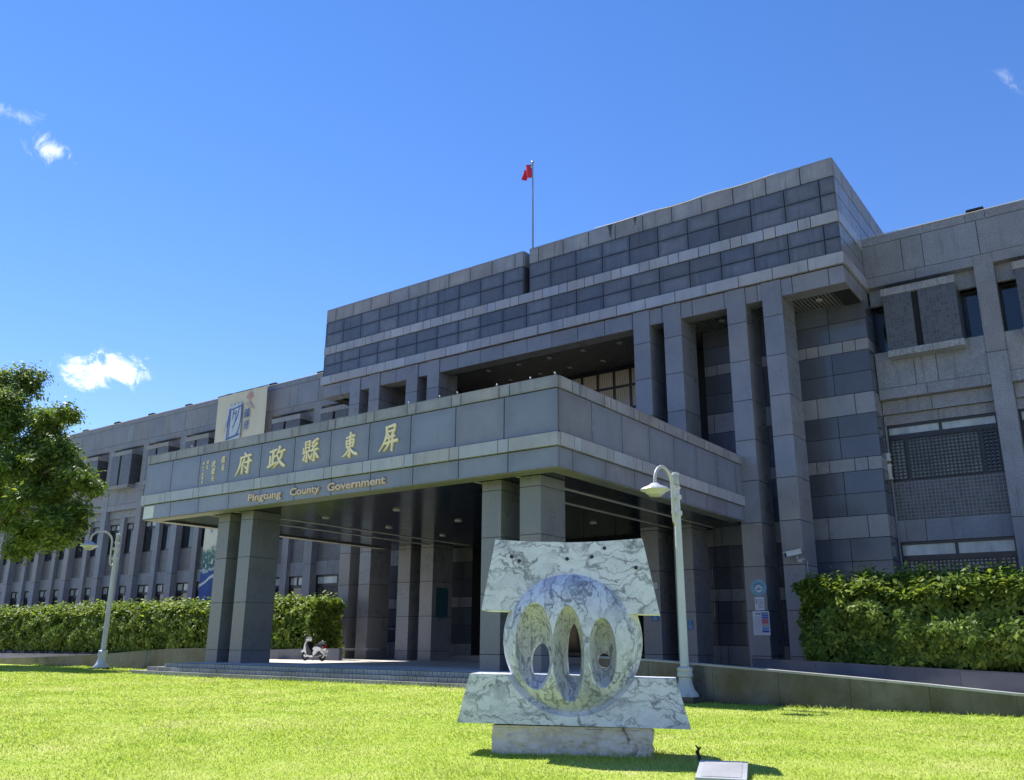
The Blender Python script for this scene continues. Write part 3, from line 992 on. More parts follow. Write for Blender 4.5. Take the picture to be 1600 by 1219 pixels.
def grille_mesh(w, h, s=0.155, t=0.022):
    mb = MB()
    n = int(w / s)
    for i in range(n + 1):
        x = -w / 2 + i * w / n
        mb.box(x - t, x + t, -.015, .015, 0, h)
    n = int(h / s)
    for i in range(n + 1):
        z = i * h / n
        mb.box(-w / 2, w / 2, -.012, .012, z - t, z + t)
    return mb.mesh('frame')


GR = {}
def grille(win, x0, x1, y, z0, z1):
    key = (round(x1 - x0, 2), round(z1 - z0, 2))
    if key not in GR:
        GR[key] = grille_mesh(*key)
    reg(bpy.data.objects.new('grille', GR[key]), win, ((x0 + x1) / 2, y, z0))


def office_window(x0, x1, y, z0, zt, z1, split, bars=True):
    """transom lights over a band of casements behind a security grille"""
    w = x1 - x0
    if split:
        cols = [x0 + .17 * w, x0 + .83 * w]
        win = window('window', x0, x1, y, z0, zt, cols, [], lambda i, j: 'blind' if i < 2 else 'glass', .14)
        if bars:
            for a, b in ((x0 + .15, cols[0] - .08), (cols[0] + .08, cols[1] - .08), (cols[1] + .08, x1 - .15)):
                grille(win, a, b, y - .05, z0 + .1, zt - .08)
        window('transom_window', x0, x1, y, zt + .004, z1, [(x0 + x1) / 2], [], 'frost', .12)
    else:
        win = window('window', x0, x1, y, z0, zt, [], [], 'glass', .1)
        window('transom_window', x0, x1, y, zt + .004, z1, [x0 + .42 * w], [], 'frost', .1)


def wing_bay(x0, x1, sub, low=True, jo=0.0):
    """x0..x1: clear width between two piers"""
    xm = (x0 + x1) / 2
    w = x1 - x0
    # upper storey recess: header, dark window, projecting mosaic screen box
    box('window_header', (x0, x1, YW + .42, YW + .6, 16.9, 17.72), 'wing', BLD)
    window('window', x0, x1, YW + .95, 14.45, 16.95, [x0 + w * .34, x0 + w * .66], [], 'glass', .08)
    bw = 3.06
    a = xm - bw / 2
    sc = box('window_screen', (a + .1, a + bw - .1, 40.6, 41.9, 14.3, 16.93), 'joint', BLD)
    for (p, q) in ((a, a + bw * .40), (a + bw * .49, a + bw)):
        box('screen_panel', (p, q, 40.45, 40.6, 14.28, 16.95), 'screen', sc)
    box('screen_panel', (a, a + .1, 40.602, 41.9, 14.29, 16.94), 'screen', sc)
    box('screen_panel', (a + bw - .1, a + bw, 40.602, 41.9, 14.29, 16.94), 'screen', sc)
    box('screen_cap', (a - .06, a + bw + .0, 40.42, 41.85, 16.955, 17.30), 'wingrough', sc)
    box('screen_sill', (a - .03, a + bw + .06, 40.36, 41.0, 13.98, 14.275), 'wingrough', sc)
    # spandrel under the screen
    row_front('spandrel_panel', spans(x0, x1, [x0 + w * .36, x0 + w * .56]), YW + .04, 12.70, 14.46, 'wing', WING, .013, .10)
    row_front('band_stone', spans(x0, x1, [x0 + w * .45]), YW + .02, 12.20, 12.70, 'wing', WING, .012, .12)
    row_front('band_stone', spans(x0, x1, [x0 + w * .46]), YW + .36, 11.55, 12.2, 'wing', WING, .012, .10)
    box('recess_soffit', (x0, x1, YW + .14, YW + .36, 12.2, 12.23), 'wing', WING)
    box('recess_soffit', (x0, x1, YW + .46, 41.75, 11.565, 11.605), 'wing', WING)
    if not low:
        return
    cells = [(x0, x1)] if not sub else [(x0, xm - .325), (xm + .325, x1)]
    if sub:
        box('mullion_pier', (xm - .325, xm + .325, YW + .25, 41.7, -.2, 11.56), 'wing', BLD)
    for (a, b) in cells:
        row_front('band_stone', spans(a, b, [(a + b) / 2]), 41.52, 11.08, 11.56, 'wing', WING, .01, .1)
        office_window(a, b, 41.58, 8.46, 10.5, 11.08, not sub)
        row_front('mosaic_panel', [(a, b)], 41.54, 6.74, 8.46, 'tile', WING, .006, .1)
        row_front('band_stone', spans(a, b, [a + .26 * (b - a)]), 41.50, 5.77, 6.74, 'wing', WING, .012, .12)
        office_window(a, b, 41.58, 3.0, 5.06, 5.77, not sub)
        row_front('band_stone', [(a, b)], 41.52, -.2, 3.0, 'wing', WING, .012, .1)


def parapet(x0, x1, piers):
    """coping, parapet panels and the band over the windows; joints step with the bays"""
    jc_, jp_, jb_ = [], [], []
    for p in piers:
        jc_ += [p - .44, p + .37]
        jp_ += [p - .04, p - 2.34, p - 3.24]
        jb_ += [p - 2.78]
    row_front('coping_stone', spans(x0, x1, jc_), YW - .02, 19.86, 20.28, 'wing', WING, .01, .10)
    row_front('parapet_panel', spans(x0, x1, jp_), YW, 18.20, 19.86, 'wing', WING, .013, .08)
    lim = sorted([x0] + [e for p in piers for e in (p - .39, p + .39) if x0 < e < x1] + [x1])
    for a, b in spans(x0, x1, jb_ + [p - .39 for p in piers] + [p + .39 for p in piers]):
        if any(abs((a + b) / 2 - p) < .3 for p in piers):
            continue
        box('band_stone', (a + .012, b - .012, YW, YW + .4, 17.72, 18.19), 'wing', WING)


def floodlight(x):
    mb = MB()
    mb.box(-.02, .02, -.02, .02, 0, .12).box(-.34, .34, -.12, .14, .10, .20).box(-.36, -.24, -.16, .16, .02, .16).box(.24, .36, -.16, .16, .02, .16)
    return mb


fl_mesh = None
RP = [-3.89 + 5.43 * i for i in range(0, 3)]
LP = [-47.15 - 5.425 * i for i in range(0, 10)]
for side in (0, 1):
    wb = MB()
    if side == 0:
        X0, X1 = -101.0, BX0
        piers = LP
    else:
        X0, X1 = BX1, 8.5
        piers = RP
    wx = (X0 + X1) / 2
    wb.box(X0 - wx, X1 - wx, YW + .05 - 44, 1.0, 17.76 - 10, 20.24 - 10)
    wb.box(X0 - wx, X1 - wx, 41.68 - 44, 8.0, -10.4, 11.6 - 10)
    wb.box(X0 - wx, X1 - wx, 42.2 - 44, 8.0, 11.6 - 10, 7.8)
    wb.box(X0 - wx, X1 - wx, YW + .13 - 44, 0.0, 12.24 - 10, 14.42 - 10)
    wb.box(X0 - wx, X1 - wx, YW + .47 - 44, 0.0, 11.61 - 10, 12.2 - 10)
    WING = wb.build('office_wing', 'joint', BLD, (wx, 44, 10))
    parapet(X0, X1, piers)
    xs = sorted(piers)
    for p in xs:
        pier_wing(p - .39, p + .39)
    inner = xs
    if side == 0:
        bays = [(a + .39, b - .39, True) for a, b in zip(xs[:-1], xs[1:])] + [(xs[-1] + .39, BX0, False)] + [(X0, xs[0] - .39, True)]
    else:
        bays = [(BX1 + .02, xs[0] - .39, False)] + [(a + .39, b - .39, True) for a, b in zip(xs[:-1], xs[1:])]
    for (a, b, sub) in bays:
        wing_bay(a, b, sub)
    # dark floodlights along the parapet, above the piers
    flm = floodlight(0).mesh('black')
    for p in piers:
        if p < 3:
            o = bpy.data.objects.new('roof_floodlight', flm)
            reg(o, WING, (p, YW + .15, 20.28))
box('roof', (-101, BX0, 41.2, 52, 20.1, 20.22), 'coping', BLD)
box('roof', (BX1, 8.5, 41.2, 52, 20.1, 20.22), 'coping', BLD)
# draped cables along the parapets
def cable(name, x0, x1, y, z, sag, seg, r=0.018):
    mb = MB()
    pts = []
    n = max(2, int((x1 - x0) / seg))
    for i in range(n):
        a = x0 + (x1 - x0) * i / n
        for t in np.linspace(0, 1, 7)[:-1]:
            pts.append((a + (x1 - x0) / n * t - x0, 0, -sag * math.sin(math.pi * t) * (0.4 + 0.6 * ((i * 37) % 10) / 10)))
    pts.append((x1 - x0, 0, 0))
    mb.tube(pts, r, 5)
    return mb.build(name, 'cable', BLD, (x0, y, z), 60)
cable('roof_cable', -21.5, -11.5, YM - .03, 22.99, .13, 3.3)
cable('roof_cable', BX1 + .1, 7.0, YW - .05, 20.31, .10, 5.4)
cable('roof_cable', -99, BX0 - .2, YW - .05, 20.31, .07, 5.4)

# loudspeaker boxes on the flank near the right wing window
for (z0, z1) in ((9.4, 9.75), (8.55, 9.25)):
    b_ = box('wall_box', (BX1 + .005, BX1 + .16, 41.15, 41.42, z0, z1), 'lamp_paint', BLD)
    box('socket', (BX1 + .161, BX1 + .166, 41.21, 41.36, z0 + .1, z1 - .1), 'black', b_)
box('downpipe', (BX1 + .02, BX1 + .10, 41.44, 41.50, 0.2, 11.5), 'wing', BLD)

# ------------------------------------------------------------------ flag on the roof
fp = empty('flagpole', (-26.55, 38.6, 22.3), 'slim grey flagpole rising behind the notch in the roof parapet', 'flagpole')
local('mast', MB().tube([(0, 0, 0), (0, 0, 3.5), (0, 0, 7.1)], [.07, .06, .045], 10).mesh('pole', 60), fp)
local('finial', MB().lathe([(.02, 0), (.09, .05), (.1, .1), (.06, .16), (.01, .19)], 10).mesh('pole', 60), fp, (0, 0, 7.1))
MT['flag_red'] = plain('red_flag_cloth', (0.70, 0.05, 0.09), 0.7, 0, 0.2)
MT['flag_blue'] = plain('blue_flag_canton', (0.012, 0.02, 0.18), 0.7, 0, 0.2)
MT['flag_white'] = plain('white_flag_sun', (0.75, 0.75, 0.75), 0.7, 0, 0.2)
fg = MB()
nu, nv = 18, 14
vs, fs, mi = [], [], []
for j in range(nv + 1):
    for i in range(nu + 1):
        s, t = i / nu, j / nv
        fold = math.sin(s * 9.0 + t * 1.5) * .16 * (s ** .6)
        vs.append((-s * .62 + .04 * math.sin(t * 5) * s, fold - .04 * s, -t * .92 + s * .18 * (1 - t) - s * s * .42 * (1.1 - t) * .9))
for j in range(nv):
    for i in range(nu):
        s, t = (i + .5) / nu, (j + .5) / nv
        c = 0
        if s < .3 and t < .36:
            c = 1
            if (s - .16) ** 2 / .006 + (t - .18) ** 2 / .008 < 1:
                c = 2
        fs.append((j * (nu + 1) + i, j * (nu + 1) + i + 1, (j + 1) * (nu + 1) + i + 1, (j + 1) * (nu + 1) + i))
        mi.append(c)
fgm = bpy.data.meshes.new('flag')
fgm.from_pydata(vs, [], fs)
for q in ('flag_red', 'flag_blue', 'flag_white'):
    fgm.materials.append(MT[q])
fgm.polygons.foreach_set('material_index', mi)
fgm.polygons.foreach_set('use_smooth', [True] * len(fs))
flag = reg(bpy.data.objects.new('flag', fgm), None, (-26.60, 38.6, 29.38))
tag(flag, 'limp red flag with blue canton and white sun at the flagpole top', 'flag')

# ------------------------------------------------------------------ banner on the left wing
def banner_material():
    m, kk = newmat('printed_banner_cloth')
    pos = kk.n('ShaderNodeNewGeometry').outputs['Position']
    s = kk.n('ShaderNodeSeparateXYZ', {0: pos})
    nz = kk.noise(pos, 0.9, 5, 0.65)
    z = kk.math('ADD', s.outputs[2], kk.math('MULTIPLY', kk.math('SUBTRACT', nz, 0.5), 2.2))
    f = kk.maprange(z, 2.0, 22.0, 0.0, 1.0, False)
    c = kk.ramp(f, [(0.0, (0.035, 0.07, 0.20)), (0.215, (0.06, 0.11, 0.30)), (0.222, (0.55, 0.58, 0.58)), (0.232, (0.055, 0.12, 0.14)), (0.30, (0.10, 0.20, 0.17)), (0.318, (0.62, 0.60, 0.50)), (0.50, (0.62, 0.60, 0.50)), (0.8, (0.60, 0.56, 0.46))])
    v2 = kk.math('ABSOLUTE', kk.math('SUBTRACT', kk.math('SUBTRACT', s.outputs[2], kk.math('MULTIPLY', kk.math('ADD', s.outputs[0], 59.0), 0.42)), 5.0))
    c = kk.mix(kk.math('LESS_THAN', kk.math('ADD', v2, kk.math('MULTIPLY', nz, 0.2)), 0.2), c, (0.6, 0.6, 0.58, 1))
    speck = kk.math('MULTIPLY', kk.math('GREATER_THAN', kk.noise(pos, 3.2, 3), 0.58), kk.math('MULTIPLY', kk.math('GREATER_THAN', z, 6.75), kk.math('LESS_THAN', z, 8.4)))
    c = kk.mix(speck, c, (0.55, 0.52, 0.45, 1))
    finish(kk, c, 0.75, 0.15)
    return m


MT['banner'] = banner_material()
MT['ink'] = plain('navy_print', (0.10, 0.16, 0.38), 0.7, 0, 0.2)
MT['paleink'] = plain('pale_blue_print', (0.50, 0.55, 0.62), 0.7, 0, 0.2)
MT['redink'] = plain('red_print', (0.48, 0.28, 0.26), 0.7, 0, 0.2)
MT['tanink'] = plain('tan_print', (0.48, 0.40, 0.32), 0.7, 0, 0.2)
bn = empty('hanging_banner', (-55.2, 40.3, 3.6), 'tall cream cloth banner with blue characters hanging on the left wing', 'banner')
nx, nz = 30, 60
vs = []
def ban_y(u, t):
    return .05 * math.sin(u * 14 + 2 * t) * (.3 + .7 * t) + .03 * math.sin(u * 31 + 5 * t)
for j in range(nz + 1):
    for i in range(nx + 1):
        u, t = i / nx, j / nz
        vs.append(((u - .5) * 6.05, ban_y(u, t), 16.45 * (1 - t)))
fs = [(j * (nx + 1) + i, (j + 1) * (nx + 1) + i, (j + 1) * (nx + 1) + i + 1, j * (nx + 1) + i + 1) for j in range(nz) for i in range(nx)]
bm_ = bpy.data.meshes.new('cloth')
bm_.from_pydata(vs, [], fs)
bm_.materials.append(MT['banner'])
bm_.polygons.foreach_set('use_smooth', [True] * len(fs))
local('cloth', bm_, bn)
HENG = [[(.10, .72, .05), (.03, .40, .04)], [(.22, .95, .06), (.20, .05, .06)], [(.30, .92, .05), (1.0, 1.0, .05)], [(.45, .90, .05), (.40, .62, .04)], [(.44, .78, .04), (.62, .80, .04)],
        [(.62, .86, .05), (.58, .48, .04), (.38, .36, .03)], [(.80, .98, .05), (.74, .70, .05), (.50, .40, .03)], [(.98, .98, .06), (.95, .40, .06), (.70, .10, .04)], [(.08, .02, .06), (.95, .12, .06)], [(.08, .02, .05), (.16, .95, .05)]]
def printed(st, x, z, w, h, m_, yy=-.13):
    local('print', char_mesh(st, w, h, .004, m_), bn, (x, yy, z))
# (local x from the banner's middle, local z above its foot)
printed([[(a, 0.0, .35), (a, 1.0, .35)] for a in (.15, .38, .62, .85)], -1.45, 12.75, 1.75, 2.5, 'paleink', -.115)
printed(HENG, -1.45, 12.7, 1.75, 2.6, 'ink')
printed([[(.4, .8, .5), (.6, .3, .6)]], -.95, 13.25, .45, .5, 'paleink', -.14)
printed(XIAN, .65, 14.15, .62, .75, 'ink')
printed(FU, .62, 13.2, .62, .8, 'ink')
printed([[(.1, .9, .08), (.8, .95, .08)], [(.2, .5, .08), (.75, .55, .08)], [(.0, .1, .08), (1, .15, .08)]], -1.75, 12.0, .8, .62, 'ink')
printed([[(.1, .9, .08), (.8, .95, .08)], [(.2, .5, .08), (.75, .55, .08)], [(.0, .1, .08), (1, .15, .08)], [(.2, .9, .08), (.1, .1, .08)]], -.65, 12.05, .8, .62, 'ink')
printed(ZHENG, .5, 12.15, .7, .45, 'redink')
printed([[(.0, .4, .3), (.5, .95, .4)], [(.5, .9, .35), (.9, .3, .3)], [(.3, .3, .25), (.55, .1, .2)]], .85, 15.55, .65, .65, 'redink')
printed([[(.0, .8, .2), (.5, .3, .2)], [(.3, .9, .2), (.8, .2, .2)], [(.6, .5, .2), (1, .0, .15)]], .75, 14.85, .9, .7, 'tanink')
printed([[(.0, .0, .3), (.6, .9, .25)]], -1.7, 13.4, .35, .8, 'tanink')
printed(ZHENG, -1.2, 5.6, .5, .6, 'ink')
printed([[(.5, .9, .14), (.45, .1, .12)], [(.1, .5, .12), (.9, .6, .12)], [(.5, .5, .1), (.9, .1, .1)]], -2.15, 5.55, .35, .45, 'ink')
# hem bar at the top
local('hem_bar', MB().tube([(-3.1, 0, 16.48), (3.1, 0, 16.48)], .035, 8).mesh('frame'), bn)

# ------------------------------------------------------------------ steps, walls, planters
st = empty('front_steps', (-23.0, 21.0, 0.0), 'three low tiled steps running along the front of the portico deck', 'steps')
tiers = [(-32.35, 21.20, 0.40, 0.55), (-33.05, 20.88, 0.255, 0.405), (-33.75, 20.56, 0.02, 0.26)]
XR = -13.3
for i, (xl, yf, z0, z1) in enumerate(tiers):
    ybk = 24.95 if i == 0 else tiers[0][1] + 0.55
    box('tread', (xl, XR, yf + .05, ybk if i == 0 else 22.55, -.3, z1 - .004 - .001 * i), 'step', st)
    br = MB()
    n = int((XR - xl) / .172)
    for j in range(n):
        a = xl + j * (XR - xl) / n
        hh = rng.uniform(-.006, .006)
        br.box(a + .008 - (-23), a + (XR - xl) / n - .008 + 23, yf + hh - 21, yf + .26 - 21, z0 + .012, z1 + hh * .3)
    o = br.build('tile_edging', 'brick', st, (-23, 21, 0))
    o['kind'] = 'stuff'
tag(grid_sheet('walkway', list(np.linspace(-32.3, -13.4, 24)), list(np.linspace(21.5, 24.9, 4)), lambda x, y: .556, 'paving'), kind='structure')


def wall_run(name, label, xs, top, base, y0, y1, mat, capmat, pan=2.2):
    """retaining wall with sloping top, split in slabs, capped"""
    root = empty(name, (xs[0], y0, 0), label, 'wall')
    x = xs[0]
    while x < xs[1] - .01:
        xb = min(xs[1], x + pan)
        mb = MB()
        g = .004
        za, zb = top(x), top(xb)
        v = []
        for (px__, zz) in ((x + g, za), (xb - g, zb)):
            v += [(px__ - x, 0, base), (px__ - x, y1 - y0, base), (px__ - x, y1 - y0, zz - .05), (px__ - x, 0, zz - .05)]
        mb.add(v, [(0, 3, 2, 1), (4, 5, 6, 7), (0, 1, 5, 4), (1, 2, 6, 5), (2, 3, 7, 6), (3, 0, 4, 7)])
        mb.build('wall_slab', mat, root, (x, y0, 0))
        mb = MB()
        v = []
        for (px__, zz) in ((x, za), (xb, zb)):
            v += [(px__ - x, -.02, zz - .05), (px__ - x, y1 - y0 + .02, zz - .05), (px__ - x, y1 - y0 + .02, zz), (px__ - x, -.02, zz)]
        mb.add(v, [(0, 3, 2, 1), (4, 5, 6, 7), (0, 1, 5, 4), (1, 2, 6, 5), (2, 3, 7, 6), (3, 0, 4, 7)])
        mb.build('capping', capmat, root, (x, y0, 0))
        x = xb
    return root


def interp(pts):
    xs_ = [p[0] for p in pts]
    zs_ = [p[1] for p in pts]
    return lambda x: float(np.interp(x, xs_, zs_))


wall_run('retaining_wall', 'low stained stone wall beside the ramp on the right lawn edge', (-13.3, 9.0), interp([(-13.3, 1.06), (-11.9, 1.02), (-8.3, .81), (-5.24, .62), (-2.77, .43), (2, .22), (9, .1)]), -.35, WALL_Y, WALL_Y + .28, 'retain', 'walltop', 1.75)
wall_run('retaining_wall', 'low curved-top stone wall beside the ramp behind the left lamp post', (-72.0, -31.7), interp([(-72, .2), (-60, .24), (-55, .28), (-50.6, .42), (-47.2, .53), (-44.1, .63), (-41.2, .74), (-38.5, .89), (-35.1, 1.07), (-32.8, 1.11), (-31.6, 1.11)]), -.35, 23.3, 23.58, 'retain', 'retain', 1.75)
wall_run('planter_wall', 'dark planter wall below the hedge on the right of the portico', (-12.93, 9.0), interp([(-12.93, .9), (-9.9, .80), (-7.74, .70), (-4.0, .58), (2, .35), (9, .2)]), -.35, 33.6, 33.85, 'wall_dark', 'wall_dark', 2.4)
wall_run('planter_wall', 'dark planter wall below the left hedge behind the white scooter', (-98.0, -35.6), interp([(-98, .2), (-60, .45), (-50, .7), (-42, .90), (-38.1, 1.02), (-35.6, 1.05)]), -.35, 33.6, 33.85, 'wall_dark', 'wall_dark', 2.4)
box_ = box('planter_bench', (-35.55, -33.6, 33.7, 34.6, .95, 1.06), 'wall_dark')
tag(box_, 'dark stone bench slab between left planter and portico piers', 'bench')

# handrail seen between the left piers
hr = empty('handrail', (-38.5, 39.3, .42), 'thin steel handrail seen between the left portico piers', 'handrail')
for z in (.9, 1.7):
    local('rail', MB().tube([(-1.2, 0, z), (3.0, 0, z)], .03, 8).mesh('steel', 60), hr)
for x in (-1.0, .4, 1.8):
    local('post', MB().tube([(x, 0, 0), (x, 0, 1.7)], .025, 8).mesh('steel', 60), hr)

# ------------------------------------------------------------------ foliage
def leaf_mesh(P, Nn, size, mat, seed=1, aspect=0.5, droop=0.35):
    """one folded four-point leaf per point"""
    r = np.random.default_rng(seed)
    n = len(P)
    Nn = Nn + r.normal(0, .45, (n, 3))
    Nn /= np.linalg.norm(Nn, axis=1)[:, None] + 1e-9
    D = r.normal(0, 1, (n, 3))
    D[:, 2] -= droop
    D -= Nn * (D * Nn).sum(1)[:, None]
    D /= np.linalg.norm(D, axis=1)[:, None] + 1e-9
    B = np.cross(Nn, D)
    s = (size * r.uniform(.6, 1.35, n))[:, None]
    w = s * aspect * .5
    V = np.empty((n, 4, 3))
    V[:, 0] = P
    V[:, 1] = P + D * s * .45 + B * w + Nn * s * .08
    V[:, 2] = P + D * s
    V[:, 3] = P + D * s * .45 - B * w + Nn * s * .08
    me = bpy.data.meshes.new('leaves')
    me.vertices.add(n * 4)
    me.vertices.foreach_set('co', V.reshape(-1).astype(np.float32))
    me.loops.add(n * 4)
    me.loops.foreach_set('vertex_index', np.arange(n * 4, dtype=np.int32))
    me.polygons.add(n)
    me.polygons.foreach_set('loop_start', np.arange(0, n * 4, 4, dtype=np.int32))
    me.materials.append(MT[mat])
    me.update()
    me.validate()
    return me


def fbm(x, y, z):
    return mnoise.noise(Vector((x, y, z))) + .5 * mnoise.noise(Vector((x * 2.1, y * 2.1, z * 2.1 + 9)))


def hedge(name, label, x0, x1, y0, y1, z0, z1, n, size, bump, mat, endleft=True, endright=True, zbase=None):
    cx, cy = (x0 + x1) / 2, (y0 + y1) / 2
    root = empty(name, (cx, cy, z0), label, 'hedge')
    fr = (x1 - x0) * (z1 - z0)
    tp = (x1 - x0) * (y1 - y0)
    en = (y1 - y0) * (z1 - z0) * 2
    P, Nn = [], []
    while len(P) < n:
        q = random.random() * (fr + tp + en)
        dpt = (random.random() ** 2) * .35
        if q < fr:
            x, z, y = random.uniform(x0, x1), z0 + (z1 - z0) * random.random(), y0
            nv = (0, -1, .45)
            cl_n = fbm(x * 1.7, 1.3, z * 2.0)
            if cl_n < -.25 and random.random() < .75:
                continue
            b = bump * (fbm(x * .7, 3.1, z * .9) + .6 * cl_n)
            y += -b + dpt - .15 * math.sin((z - z0) / (z1 - z0) * math.pi) + .75 * max(0.0, ((z - z0) / (z1 - z0) - .5) / .5) ** 2
            nv = (0, -1, .45 + 1.2 * max(0.0, (z - z0) / (z1 - z0) - .5))
        elif q < fr + tp:
            x, y, z = random.uniform(x0, x1), random.uniform(y0, y1), z1
            nv = (0, -.2, 1)
            z += bump * .75 * fbm(x * 1.0, y * 1.0, 7.7) - dpt - .45 * max(0, 1 - (y - y0) / .8) + (.45 * random.random() if random.random() < .10 else 0)
        else:
            y, z = random.uniform(y0, y1), random.uniform(z0, z1)
            s = 1 if random.random() < .5 else -1
            x = x1 if s > 0 else x0
            nv = (s, 0, .4)
            x += s * (bump * fbm(5.3, y * .9, z * 1.1) - dpt)
        P.append((x - cx, y - cy, z - z0))
        Nn.append(nv)
    me = leaf_mesh(np.array(P), np.array(Nn, float), size, mat, n)
    f = local('foliage', me, root)
    f['kind'] = 'stuff'
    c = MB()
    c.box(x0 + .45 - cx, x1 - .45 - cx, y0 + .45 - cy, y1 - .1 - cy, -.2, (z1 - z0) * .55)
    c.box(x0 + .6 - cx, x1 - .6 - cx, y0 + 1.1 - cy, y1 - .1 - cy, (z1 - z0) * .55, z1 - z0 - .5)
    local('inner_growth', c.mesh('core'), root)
    sm = MB()
    for i in range(int((x1 - x0) / 1.1)):
        x = x0 + .5 + i * 1.1
        sm.tube([(x - cx, .1, -.5), (x - cx + random.uniform(-.1, .1), .1, .5), (x - cx + random.uniform(-.3, .3), -.3, 1.6)], [.05, .04, .02], 6)
    local('stems', sm.mesh('bark', 60), root)
    return root


hedge('clipped_hedge', 'bushy clipped hedge standing in front of the right wing windows', -11.0, 8.0, 34.1, 36.3, .75, 3.76, 60000, .22, .55, 'hedge')
hedge('clipped_hedge', 'long clipped hedge along the left wing behind the lamp post', -95.0, -38.2, 34.1, 36.2, .75, 3.68, 100000, .25, .42, 'hedge')


def tree(name, label, base, limbs, clumps, n, size, mat):
    root = empty(name, base, label, 'tree')
    mb = MB()
    for pts, rad in limbs:
        mb.tube(pts, rad, 9)
    local('trunk', mb.mesh('bark', 60), root)
    parts = []
    for (cx, cy, cz, r) in clumps:
        for q in range(4):
            d = Vector((random.gauss(0, 1), random.gauss(0, 1), random.gauss(0, .8))).normalized() * r * random.uniform(.35, .72)
            parts.append((cx + d.x, cy + d.y, cz + d.z, r * random.uniform(.36, .58)))
    clumps = parts
    vol = np.array([c[3] ** 2 for c in clumps])
    vol = vol / vol.sum()
    P, Nn = [], []
    for ci, (cx, cy, cz, r) in enumerate(clumps):
        k_ = int(n * vol[ci])
        # twig tufts spread through the clump, leaves round each tuft
        nt = max(6, int(k_ / 34))
        for t in range(nt):
            d = Vector((random.gauss(0, 1), random.gauss(0, 1), random.gauss(0, 1))).normalized()
            rr = r * (random.random() ** .45) * (0.82 + .3 * fbm(d.x * 2 + ci, d.y * 2, d.z * 2))
            c = Vector((cx, cy, cz)) + Vector((d.x * rr, d.y * rr, d.z * rr * .85))
            ts = random.uniform(.30, .70)
            for q in range(34):
                e = Vector((random.gauss(0, .5), random.gauss(0, .5), random.gauss(0, .34)))
                P.append(c + e * ts)
                Nn.append((d.x * .5 + e.x * .6, d.y * .5 + e.y * .6, .75))
    me = leaf_mesh(np.array([tuple(p) for p in P]), np.array(Nn, float), size, mat, 5, .45, .5)
    cr = local('crown', me, root)
    cr['kind'] = 'stuff'
    return root


# crown laid out round its own limbs; trunk stands on the lawn left of the view
TB = (-50.2, 21.2, 0.1)
cl_ = [(-.5, .2, 14.6, 2.2), (1.2, -.3, 13.2, 2.0), (3.1, .3, 12.2, 1.5), (4.9, .2, 12.1, 1.0), (6.6, .1, 12.3, .75), (1.6, 0, 10.8, 1.9), (4.2, -.4, 10.4, 1.9), (6.3, .2, 9.9, 1.4), (8.0, .1, 9.0, 1.15), (9.4, .2, 8.6, .8), (4.6, .5, 8.3, 1.9), (6.8, -.3, 7.6, 1.6), (8.6, .3, 7.2, 1.0), (2.3, .3, 7.6, 1.4), (5.4, 0, 6.7, 1.4), (7.2, .2, 6.3, 1.0), (8.7, -.2, 6.3, .7), (4.0, .2, 6.0, .9), (-2.2, 0, 12.5, 2.2), (-3.0, .3, 9.5, 2.4), (-.6, -1.6, 10.2, 2.0), (-.4, 2.0, 10.5, 2.2), (-4.2, -.5, 7.3, 1.8)]
lm = [([(0, 0, -.3), (.1, 0, 2.5), (.2, .1, 5.0)], [.42, .34, .28]), ([(.2, .1, 4.9), (1.6, 0, 7.0), (4.0, -.1, 8.9), (6.5, 0, 9.6), (8.5, .1, 9.0)], [.24, .18, .13, .08, .03]),
      ([(.2, .1, 5.0), (.4, .1, 8.5), (-.2, .1, 12.0), (-.4, .2, 14.6)], [.26, .2, .12, .04]), ([(.3, .1, 6.5), (2.0, .2, 9.5), (4.5, .2, 11.6), (6.4, .1, 12.2)], [.16, .12, .07, .02]),
      ([(.2, .1, 4.6), (-1.6, .2, 7.0), (-3.2, .2, 10.0)], [.2, .14, .05]), ([(2.6, -.1, 7.8), (5.0, .1, 7.6), (7.4, 0, 6.8)], [.1, .07, .03])]
tree('broadleaf_tree', 'leafy green tree leaning in from the left edge of the photo', TB, lm, cl_, 70000, .25, 'treeleaf')

# grass blades over the turf in and around the view (single short blades)
NB = 520000
dd = rng.uniform(6.5, 50, NB) ** 1.0
dd = 6.2 + (rng.random(NB) ** 1.55) * 46
an = rng.uniform(-0.66, 0.66, NB) + YAW
gx, gy = dd * np.sin(an), dd * np.cos(an)
ok = (gy < np.where(gx < -33.8, 23.28, WALL_Y - .02)) & (gy > 3.02) & ~((gy > 20.50) & (gx > -33.8) & (gx < -13.2))
gx, gy, dd = gx[ok], gy[ok], dd[ok]
nb = len(gx)
def sst(a, b, x):
    t = np.clip((x - a) / (b - a), 0, 1)
    return t * t * (3 - 2 * t)
gz = .13 * sst(12, 20.5, gy) * (1 - sst(-16, -9, gx)) + .03 * (1 - sst(-42, -30, gx)) * sst(12, 20, gy) - .06 * sst(14, 22, gy) * sst(-13, -9, gx) + .018 * np.sin(gx * .31 + 1) * np.sin(gy * .37)
ll = rng.uniform(.012, .033, nb) * (1 + .010 * (dd - 8))
wall_near = (gy > np.where(gx < -33.8, 22.95, WALL_Y - .35)) | ((gy > 20.2) & (gx > -34) & (gx < -13))
ll = np.where(wall_near, ll * rng.uniform(1, 2.6, nb), ll)
sc_near = (np.abs((gx + 6.54) * .899 + (gy - 10.37) * .438) < 1.35) & (np.abs((gx + 6.54) * .438 - (gy - 10.37) * .899 + .3) < .62)
ll = np.where(sc_near, ll * rng.uniform(1, 2.4, nb), ll)
patch = np.sin(gx * 1.1 + 2 * np.sin(gy * .7)) * np.sin(gy * 1.3 + 1.7 * np.sin(gx * .5))
ll = ll * (1 + .4 * np.clip(patch, -.6, 1))
